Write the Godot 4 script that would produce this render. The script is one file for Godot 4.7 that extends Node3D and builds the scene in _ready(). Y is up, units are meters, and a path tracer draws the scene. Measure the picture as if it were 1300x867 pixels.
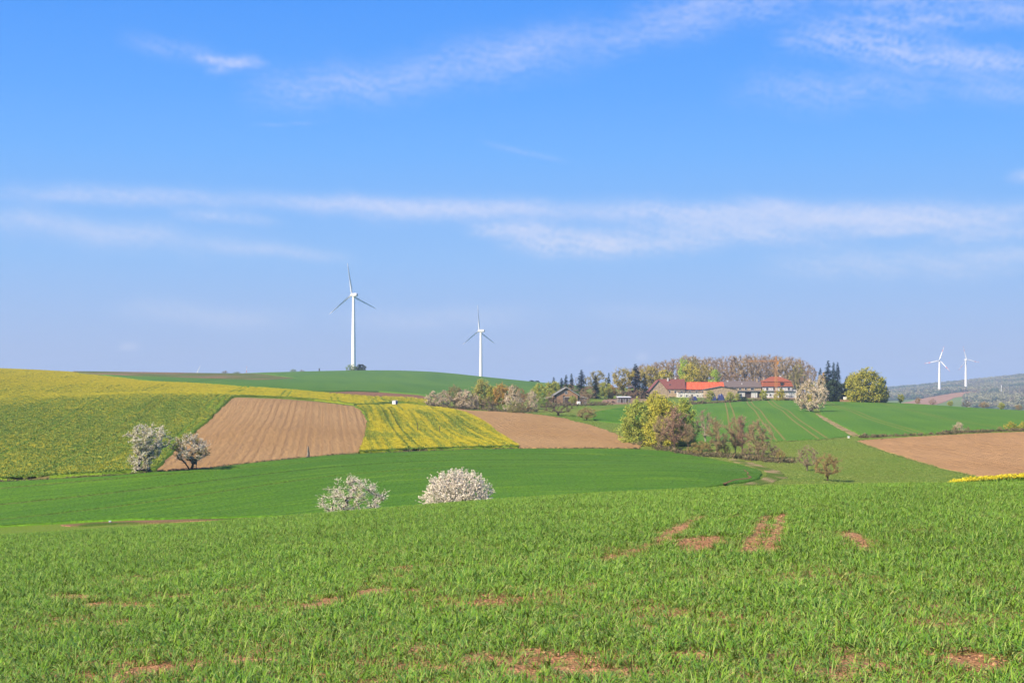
extends Node3D
# A spring landscape of fields, wind turbines and a farm. Units are metres, y is up, north is -z.

# ---------------------------------------------------------------- survey of the land: x, height, metres north
const SURVEY = [
	-4.535, -0.541, 9, -10.078, -1.229, 20, -17.637, -2.433, 35, -25.196, -3.943, 50, -34.267, -6.159, 68, -47.872, -10.309, 95,
	-3.275, -0.45, 9, -7.279, -1.028, 20, -12.738, -2.08, 35, -18.197, -3.439, 50, -24.748, -5.474, 68, -34.574, -9.351, 95,
	-1.764, -0.354, 9, -3.919, -0.815, 20, -6.859, -1.708, 35, -9.798, -2.907, 50, -13.326, -4.75, 68, -18.617, -8.341, 95,
	0, -0.213, 9, 0, -0.501, 20, 0, -1.159, 35, 0, -2.123, 50, 0, -3.684, 68, 0, -6.851, 95,
	1.562, -0.138, 9, 3.471, -0.333, 20, 6.075, -0.865, 35, 8.679, -1.703, 50, 11.803, -3.113, 68, 16.489, -6.054, 95,
	3.275, -0.113, 9, 7.279, -0.277, 20, 12.738, -0.767, 35, 18.197, -1.563, 50, 24.748, -2.923, 68, 34.574, -5.788, 95,
	4.535, -0.102, 9, 10.078, -0.255, 20, 17.637, -0.728, 35, 25.196, -1.508, 50, 34.267, -2.847, 68, 47.872, -5.681, 95,
	0, 0.05, 0, -0, 0.3, -12, -12, -0.45, 0, 12, 0.35, 0, -75.588, -14.257, 150, -54.591, -12.41, 150,
	-41.993, -11.822, 150, -29.395, -11.318, 150, -17.021, -10.896, 152, 4.479, -9.857, 160, 24.076, -9.471, 172, 33.847, -9.218, 195,
	-98.264, -13.586, 195, -72.788, -10.954, 200, -61.59, -10.17, 200, -51.652, -9.663, 205, -42.721, -9.285, 218, -34.211, -8.826, 235,
	-26.383, -8.714, 248, -13.001, -8.701, 258, 1.489, -8.577, 266, 24.672, -8.656, 272, 34.574, -9.502, 247, 27.447, -9.134, 258,
	45.689, -9.722, 240, 23.908, -8.205, 305, 40.174, -9.893, 205, 42.105, -9.984, 188, 54.171, -9.977, 215, 69.443, -10.582, 205,
	86.086, -10.582, 205, 73.502, -8.21, 295, 118.281, -7.035, 325, 147.816, -6.615, 330, 71.389, -9.151, 255, 66.601, -8.205, 305,
	40.985, -8.546, 305, 73.908, -2.835, 600, 121.837, -0.988, 640, 100, -4.353, 470, 123.18, -5.691, 440, 157.895, -2.163, 600,
	198.348, -5.166, 545, 181.859, -3.821, 580, 149.216, -6.335, 410, 237.962, -7.539, 500, 67.021, -0.348, 665, 113.382, -0.568, 675,
	137.066, -0.775, 680, 41.657, -1.424, 620, 20.381, -2.376, 560, 12.598, -4.599, 450, 17.133, -4.725, 425, 31.495, -6.699, 375,
	22.396, -6.139, 400, -23.18, -3.451, 460, -2.52, -4.095, 450, -14.11, -3.709, 420, 0, -4.179, 420, -44.681, -1.592, 420,
	-36.954, -1.749, 440, -16.881, -6.741, 335, -14.614, -8.042, 290, 9.239, -7.539, 330, -72.508, 0.664, 370, -58.203, -0.348, 385,
	-42.553, -1.917, 380, -48.712, -5.607, 290, -36.954, -6.363, 300, -151.176, -8.378, 300, -109.183, -5.859, 300, -160.134, 1.7, 440,
	-196.529, 7.747, 540, -232.923, 12.629, 640, -83.987, -5.019, 300, -123.18, 1.454, 440, -151.176, 6.235, 540, -179.171, 9.584, 640,
	-231.803, 1.7, 460, -322.508, 12.45, 640, -88.69, 2.439, 440, -102.8, 4.841, 510, -60.358, 1.974, 490, -66.517, 2.909, 540,
	-30.795, 0.16, 500, -181.411, 9.964, 720, -186.17, 15.264, 950, -118.701, 18.912, 1060, -52.912, 17.28, 1050, -16.797, 13.178, 1000,
	15.789, 8.542, 940, -80.627, 6.941, 720, -36.282, 5.328, 720, -3.919, 2.876, 700, -261.142, 15.496, 880, -212.626, 17.313, 1085,
	-170.101, 18.346, 1085, 17.637, 9.166, 1050, -17.889, 13.626, 1065, -55.935, 17.859, 1110, -229.563, 15.698, 1000, -268.757, 16.706, 1000,
	-211.646, 15.054, 900, -283.875, 14.365, 780, -403.135, 14.69, 800, -128.779, 19.3, 1150, -32.475, 3, 1450, -179.171, 8, 1600,
	-358.343, -10, 1600, -545.913, 0, 1500, -755.879, 5, 1500, -582.307, -34, 2600, -218.365, -30, 2600, -1489.362, -25, 2800,
	31.355, 3, 800, 111.982, 2.5, 800, 166.573, 2, 850, 160.974, -6, 1150, 200, -6, 760, 276.596, -16, 760,
	361.702, -12, 760, 342.105, -40, 1300, 509.518, -45, 1300, 691.489, -40, 1300, 201.568, -30, 1800, 251.96, -35, 3000,
	618.141, -15.041, 2300, 723.684, -14.089, 2350, 727.884, -19.577, 2000, 895.857, -16.217, 2000, 811.87, -8.042, 2900, 941.489, 3.352, 2950,
	1024.636, 6.739, 3000, 1142.217, 6.739, 3000, 967.525, 1.7, 3600, 1201.008, 19.169, 3900, 1528.555, 52.26, 4200, 1926.092, 93.189, 4300,
	895.857, -10, 4000, 1892.497, 30, 5200, 1175.812, -25, 6000, -419.933, -20, 5000, -1819.709, -20, 5000, 2474.804, 60, 5200,
	2595.185, 25, 9000, 2267.637, -30, 9000, 3316.069, -30, 11500, -251.96, -30, 9000, -3275.476, -30, 9000, 4283.315, 10, 9000,
]

const MID_WHEAT = [Vector2(-87.5, -203.0), Vector2(-72.6, -199.4), Vector2(-65.3, -197.7), Vector2(-57.7, -198.1), Vector2(-51.0, -202.4), Vector2(-46.0, -205.6), Vector2(-42.1, -214.6), Vector2(-38.0, -222.6), Vector2(-33.6, -230.5), Vector2(-29.9, -237.0), Vector2(-25.8, -242.7), Vector2(-16.9, -251.7), Vector2(-7.2, -258.6), Vector2(1.5, -261.3), Vector2(13.3, -263.1), Vector2(24.1, -265.2), Vector2(29.0, -259.3), Vector2(33.9, -242.5), Vector2(36.3, -223.8), Vector2(36.6, -209.4), Vector2(34.2, -192.3), Vector2(32.1, -183.9), Vector2(29.7, -176.9), Vector2(26.0, -172.0), Vector2(12.6, -150.0), Vector2(0.0, -144.0), Vector2(-13.9, -146.0), Vector2(-26.3, -146.8), Vector2(-29.7, -147.2), Vector2(-34.9, -148.4), Vector2(-41.1, -149.6), Vector2(-46.9, -149.5), Vector2(-50.9, -148.9), Vector2(-54.1, -148.7), Vector2(-63.8, -148.0)]
const PLOUGH_ONE = [Vector2(-52.2, -205.8), Vector2(-56.0, -228.3), Vector2(-60.7, -259.2), Vector2(-64.7, -294.9), Vector2(-69.5, -333.7), Vector2(-72.8, -368.4), Vector2(-67.3, -375.8), Vector2(-62.8, -386.7), Vector2(-55.3, -394.7), Vector2(-47.7, -387.3), Vector2(-42.9, -383.0), Vector2(-38.4, -360.7), Vector2(-35.1, -338.5), Vector2(-32.0, -307.5), Vector2(-28.9, -271.8), Vector2(-27.2, -248.7), Vector2(-30.5, -242.2), Vector2(-34.2, -235.0), Vector2(-38.7, -226.8), Vector2(-42.9, -218.8), Vector2(-46.7, -208.5)]
const RAPE_ONE = [Vector2(-91.4, -212.0), Vector2(-73.9, -203.1), Vector2(-66.4, -201.1), Vector2(-58.7, -201.5), Vector2(-53.7, -205.4), Vector2(-52.7, -206.6), Vector2(-56.6, -229.9), Vector2(-61.3, -260.6), Vector2(-65.5, -297.1), Vector2(-70.2, -335.3), Vector2(-74.0, -372.3), Vector2(-70.7, -394.8), Vector2(-66.0, -406.3), Vector2(-58.0, -414.1), Vector2(-50.8, -412.2), Vector2(-45.4, -403.2), Vector2(-41.1, -431.4), Vector2(-39.4, -469.3), Vector2(-29.3, -475.7), Vector2(-28.4, -486.9), Vector2(-35.8, -492.0), Vector2(-46.0, -482.8), Vector2(-53.4, -476.8), Vector2(-66.3, -473.4), Vector2(-94.8, -483.6), Vector2(-134.3, -532.9), Vector2(-162.9, -582.0), Vector2(-190.3, -618.0), Vector2(-220.2, -690.0), Vector2(-262.0, -720.0), Vector2(-310.4, -720.0)]
const SOIL_STRIP = [Vector2(-65.7, -477.1), Vector2(-61.0, -494.9), Vector2(-52.9, -555.7), Vector2(-36.4, -541.6), Vector2(-29.9, -499.0), Vector2(-40.7, -485.0), Vector2(-52.4, -480.2)]
const FAR_GREEN = [Vector2(-188.8, -648.4), Vector2(-189.3, -719.2), Vector2(-158.9, -709.5), Vector2(-130.8, -729.9), Vector2(-124.0, -814.2), Vector2(-150.5, -881.4), Vector2(-192.3, -1010.0), Vector2(-165.2, -1180.0), Vector2(-59.5, -1180.0), Vector2(18.1, -1080.0), Vector2(45.4, -900.0), Vector2(27.4, -700.0), Vector2(0.0, -643.1), Vector2(-16.0, -571.1), Vector2(-29.9, -509.2), Vector2(-38.0, -565.8), Vector2(-54.8, -576.0), Vector2(-61.5, -499.2), Vector2(-68.5, -480.0), Vector2(-96.6, -492.9), Vector2(-140.0, -555.6), Vector2(-161.4, -588.4)]
const FALLOW = [Vector2(-226.7, -752.6), Vector2(-195.4, -742.6), Vector2(-164.6, -735.0), Vector2(-133.6, -745.9), Vector2(-127.6, -819.8), Vector2(-147.9, -866.0), Vector2(-192.0, -980.0), Vector2(-262.0, -1040.0), Vector2(-301.8, -980.0), Vector2(-250.8, -800.0)]
const RAPE_TWO = [Vector2(-42.0, -378.5), Vector2(-40.5, -402.0), Vector2(-36.4, -432.9), Vector2(-28.5, -462.6), Vector2(-17.9, -426.3), Vector2(-13.0, -400.7), Vector2(-5.9, -352.0), Vector2(-0.8, -295.0), Vector2(1.3, -266.0), Vector2(-7.3, -262.0), Vector2(-17.2, -255.9), Vector2(-26.6, -245.8), Vector2(-28.6, -272.0), Vector2(-31.5, -305.3), Vector2(-34.7, -338.9), Vector2(-38.0, -361.2)]
const PLOUGH_TWO = [Vector2(-23.6, -468.0), Vector2(-15.6, -463.0), Vector2(0.0, -430.0), Vector2(9.3, -416.3), Vector2(15.8, -404.1), Vector2(20.8, -370.9), Vector2(24.2, -332.1), Vector2(25.2, -300.3), Vector2(25.2, -274.0), Vector2(24.3, -269.1), Vector2(13.5, -267.1), Vector2(1.6, -265.5), Vector2(-0.5, -295.0), Vector2(-5.5, -352.2), Vector2(-12.7, -404.2), Vector2(-18.1, -431.9)]
const TRACK = [Vector2(-36.7, -462.2), Vector2(-31.5, -469.2), Vector2(-24.2, -470.6), Vector2(-23.6, -467.4), Vector2(-28.7, -466.2), Vector2(-35.0, -440.5)]
const GREEN_PATCH = [Vector2(27.9, -470.0), Vector2(33.6, -491.8), Vector2(45.0, -536.0), Vector2(60.0, -578.9), Vector2(42.4, -378.7), Vector2(35.7, -386.1), Vector2(30.4, -387.6), Vector2(26.3, -397.5), Vector2(23.2, -405.5)]
const RIGHT_WHEAT_W = [Vector2(68.3, -575.0), Vector2(84.2, -601.8), Vector2(100.0, -615.8), Vector2(117.5, -626.6), Vector2(123.9, -614.7), Vector2(119.9, -572.5), Vector2(103.5, -489.3), Vector2(94.6, -433.1), Vector2(75.9, -314.3), Vector2(70.9, -308.7), Vector2(66.8, -304.2), Vector2(59.0, -301.0), Vector2(52.0, -299.8), Vector2(41.6, -297.0), Vector2(32.3, -288.4)]
const RIGHT_WHEAT_E = [Vector2(121.5, -562.2), Vector2(133.7, -599.9), Vector2(144.3, -599.4), Vector2(170.6, -640.0), Vector2(196.0, -625.0), Vector2(218.4, -600.0), Vector2(254.4, -590.0), Vector2(163.7, -370.0), Vector2(122.1, -335.5), Vector2(99.3, -322.6), Vector2(86.4, -314.9), Vector2(78.3, -313.4), Vector2(91.9, -400.4), Vector2(99.0, -448.7)]
const DIRT_PATH = [Vector2(99.0, -463.9), Vector2(98.5, -451.1), Vector2(95.9, -428.1), Vector2(78.5, -317.2), Vector2(76.6, -316.0), Vector2(93.0, -422.6)]
const PLOUGH_THREE = [Vector2(72.4, -294.4), Vector2(83.4, -303.9), Vector2(96.2, -312.5), Vector2(107.0, -318.5), Vector2(117.2, -321.9), Vector2(146.0, -330.0), Vector2(90.7, -205.0), Vector2(74.1, -203.7), Vector2(70.9, -204.8), Vector2(68.7, -207.9), Vector2(68.0, -220.9), Vector2(68.7, -240.5), Vector2(69.4, -258.4), Vector2(70.6, -275.7)]
const FAR_SOIL = [Vector2(653.3, -2381.2), Vector2(801.3, -2778.9), Vector2(874.5, -2892.4), Vector2(950.5, -2978.4), Vector2(1042.8, -3104.0), Vector2(994.8, -2903.1), Vector2(931.6, -2844.1), Vector2(871.4, -2769.2), Vector2(799.2, -2581.0), Vector2(672.3, -2223.4), Vector2(624.0, -2185.2)]
const FAR_MEADOW = [Vector2(867.7, -2924.1), Vector2(993.5, -3140.6), Vector2(1097.2, -3321.2), Vector2(1091.9, -3391.4), Vector2(986.0, -3231.2)]
const FAR_SOIL_TWO = [Vector2(982.0, -2792.7), Vector2(1032.1, -2902.9), Vector2(1112.0, -3009.1), Vector2(1174.2, -2872.7), Vector2(1080.5, -2643.6)]
const FIELD_ROAD = [Vector2(39.7, -218.3), Vector2(39.7, -208.7), Vector2(36.9, -188.4), Vector2(33.8, -180.0), Vector2(30.5, -172.8), Vector2(27.7, -170.8), Vector2(29.5, -175.6), Vector2(32.5, -183.5), Vector2(34.9, -191.6), Vector2(37.6, -209.2), Vector2(37.5, -219.7), Vector2(37.1, -241.0), Vector2(38.3, -244.5), Vector2(39.6, -232.0)]
const RAPE_NEAR = [Vector2(26.2, -84.0), Vector2(25.8, -80.0), Vector2(27.7, -76.0), Vector2(32.8, -76.0), Vector2(48.3, -112.0), Vector2(40.0, -110.0), Vector2(32.9, -104.0)]
const SOIL_MARGIN = [Vector2(-47.4, -147.1), Vector2(-43.9, -148.0), Vector2(-39.8, -148.2), Vector2(-34.7, -147.5), Vector2(-29.3, -146.3), Vector2(-26.2, -146.0), Vector2(-26.1, -144.6), Vector2(-29.3, -144.4), Vector2(-34.9, -145.1), Vector2(-40.6, -145.2), Vector2(-44.5, -144.4)]
const GULLY = [Vector2(34.4, -208.3), Vector2(32.5, -193.9), Vector2(31.5, -187.1), Vector2(31.3, -184.1), Vector2(30.4, -180.8), Vector2(28.4, -177.7), Vector2(27.0, -173.7), Vector2(25.9, -171.0), Vector2(25.8, -172.0), Vector2(27.0, -174.9), Vector2(28.4, -178.9), Vector2(30.4, -182.2), Vector2(31.1, -184.6), Vector2(31.3, -187.0)]
const YARD = [Vector2(36.5, -582.1), Vector2(40.8, -627.6), Vector2(51.9, -662.7), Vector2(64.3, -675.8), Vector2(63.6, -631.4), Vector2(49.9, -593.8), Vector2(42.4, -582.8)]
const HEDGE_EAST = [Vector2(76.8, -308.2), Vector2(83.8, -312.0), Vector2(89.9, -314.8), Vector2(98.2, -318.9), Vector2(102.0, -322.4), Vector2(106.1, -323.9), Vector2(112.2, -327.3), Vector2(119.7, -329.0), Vector2(135.3, -331.0)]
const HEDGE_STREAM = [Vector2(26.6, -288.3), Vector2(28.5, -268.3), Vector2(30.4, -258.6), Vector2(33.4, -254.0), Vector2(35.6, -249.3), Vector2(39.2, -249.7), Vector2(42.0, -241.8), Vector2(44.1, -235.3), Vector2(46.1, -235.4)]
const HEDGE_FARM = [Vector2(72.6, -595.0), Vector2(81.5, -606.8), Vector2(90.4, -609.2), Vector2(100.6, -619.8), Vector2(110.6, -627.0), Vector2(125.9, -624.8)]
const HEDGE_WEST = [Vector2(-27.3, -464.9), Vector2(-18.3, -467.6), Vector2(-7.9, -467.8), Vector2(0.0, -434.1), Vector2(8.0, -476.5)]
const VERGE = [Vector2(-73.2, -201.2), Vector2(-63.5, -199.0), Vector2(-55.9, -199.6), Vector2(-51.3, -203.7), Vector2(-45.3, -207.7), Vector2(-42.4, -216.3), Vector2(-33.8, -232.3), Vector2(-26.0, -244.2), Vector2(-17.1, -253.8), Vector2(-7.3, -260.2), Vector2(1.5, -263.2), Vector2(13.4, -264.9), Vector2(24.2, -266.9)]
const VERGE_EAST = [Vector2(71.9, -292.4), Vector2(69.9, -273.3), Vector2(68.9, -256.4), Vector2(68.2, -238.7), Vector2(67.5, -219.2), Vector2(68.3, -206.9)]
const VERGE_FARM = [Vector2(32.1, -286.5), Vector2(41.2, -294.0), Vector2(51.6, -297.3), Vector2(58.5, -298.7), Vector2(66.2, -301.5), Vector2(75.2, -310.7)]
const VERGE_TWO = [Vector2(-15.1, -465.8), Vector2(0.0, -450.3), Vector2(9.4, -419.3), Vector2(15.9, -406.5), Vector2(21.0, -374.4), Vector2(24.3, -333.8), Vector2(25.4, -302.0), Vector2(25.4, -274.9)]
const BARN_SCRUB = [Vector2(8.2, -491.1), Vector2(14.6, -521.9), Vector2(23.9, -534.3), Vector2(32.9, -560.4), Vector2(39.3, -584.9)]
const WOOD_FLOOR = [Vector2(58.8, -700.0), Vector2(82.9, -740.0), Vector2(104.3, -745.0), Vector2(130.2, -750.0), Vector2(150.2, -745.0), Vector2(157.4, -740.0)]
const CABIN = Vector2(-35.68, -427.72)
const STUMP = Vector2(-33.68, -232.28)
const BOX = Vector2(-46.84, -207.09)
const POSTS = [
	[73.87, -308.23, "small white marker stone at the foot of the dirt path", 0.45, 0.32, true],
	[-146.09, -1065.00, "dark post on the crest of the turbine hill", 2.40, 0.80, false],
	[-42.16, -147.35, "small white stone on the field margin at the left", 0.25, 0.20, true],
	[-21.16, -314.91, "dark pole standing in the middle of the second rape field", 2.30, 0.12, false],
	[-16.14, -313.40, "short dark pole in the second rape field right of the taller one", 1.90, 0.12, false],
	[947.28, -2720.00, "slim pale mast on the far wooded hill", 22.00, 0.70, true]]

# bare places in the near wheat: from x, z to x, z, half width, strength
const BARE = [
	[4.41, -24.30, 2.84, -17.06, 0.10, 1.00],
	[4.77, -24.65, 3.13, -17.25, 0.08, 1.00],
	[2.28, -18.52, 2.48, -19.28, 0.13, 1.00],
	[2.31, -17.65, 2.81, -19.52, 0.14, 1.00],
	[3.36, -25.03, 2.80, -22.57, 0.12, 0.80],
	[3.42, -23.34, 4.08, -24.79, 0.14, 0.80],
	[2.05, -19.24, 2.80, -22.57, 0.12, 0.90],
	[1.14, -17.04, 2.01, -19.13, 0.10, 0.60],
	[4.73, -19.57, 4.31, -17.10, 0.10, 0.90],
	[6.25, -24.52, 6.63, -24.65, 0.14, 0.80],
	[6.87, -24.05, 6.88, -23.80, 0.10, 1.00],
	[2.67, -25.34, 2.79, -25.53, 0.12, 0.80],
	[5.27, -16.81, 5.40, -16.98, 0.08, 0.70],
	[5.76, -23.92, 5.57, -23.01, 0.08, 0.70],
	[-5.71, -17.29, -4.98, -16.64, 0.16, 0.75],
	[-4.72, -15.90, -4.01, -15.24, 0.16, 0.75],
	[-3.94, -16.19, -3.75, -16.15, 0.12, 0.60],
	[-3.35, -16.37, -3.17, -16.42, 0.14, 0.80],
	[-2.81, -16.19, -2.70, -16.21, 0.10, 0.60],
	[-1.98, -14.15, -1.75, -14.85, 0.16, 0.90],
	[-1.74, -14.78, -1.41, -15.28, 0.14, 0.90],
	[-1.14, -15.06, -1.05, -15.01, 0.10, 0.70],
	[-0.45, -13.49, -0.19, -13.49, 0.14, 0.80],
	[-2.82, -10.83, -2.66, -10.66, 0.14, 0.95],
	[-2.48, -10.94, -2.35, -10.74, 0.10, 0.80],
	[-0.23, -10.21, -0.14, -9.99, 0.10, 0.80],
	[0.25, -9.97, 0.38, -9.78, 0.13, 0.90],
	[0.37, -9.52, 0.60, -9.32, 0.13, 0.90],
	[2.97, -9.36, 3.03, -9.06, 0.14, 0.95],
	[3.22, -9.29, 3.35, -9.35, 0.08, 0.60],
	[-0.05, -9.43, 0.16, -9.47, 0.10, 0.80],
	[0.74, -14.60, 0.87, -14.20, 0.10, 0.50],
	[0.03, -10.55, 0.29, -10.25, 0.10, 0.50],
	[-3.88, -13.85, -5.14, -15.05, 0.10, 0.35],
	[-2.13, -10.86, -1.76, -10.85, 0.12, 0.50],
	[1.16, -9.89, 1.31, -9.78, 0.10, 0.40]]

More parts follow.
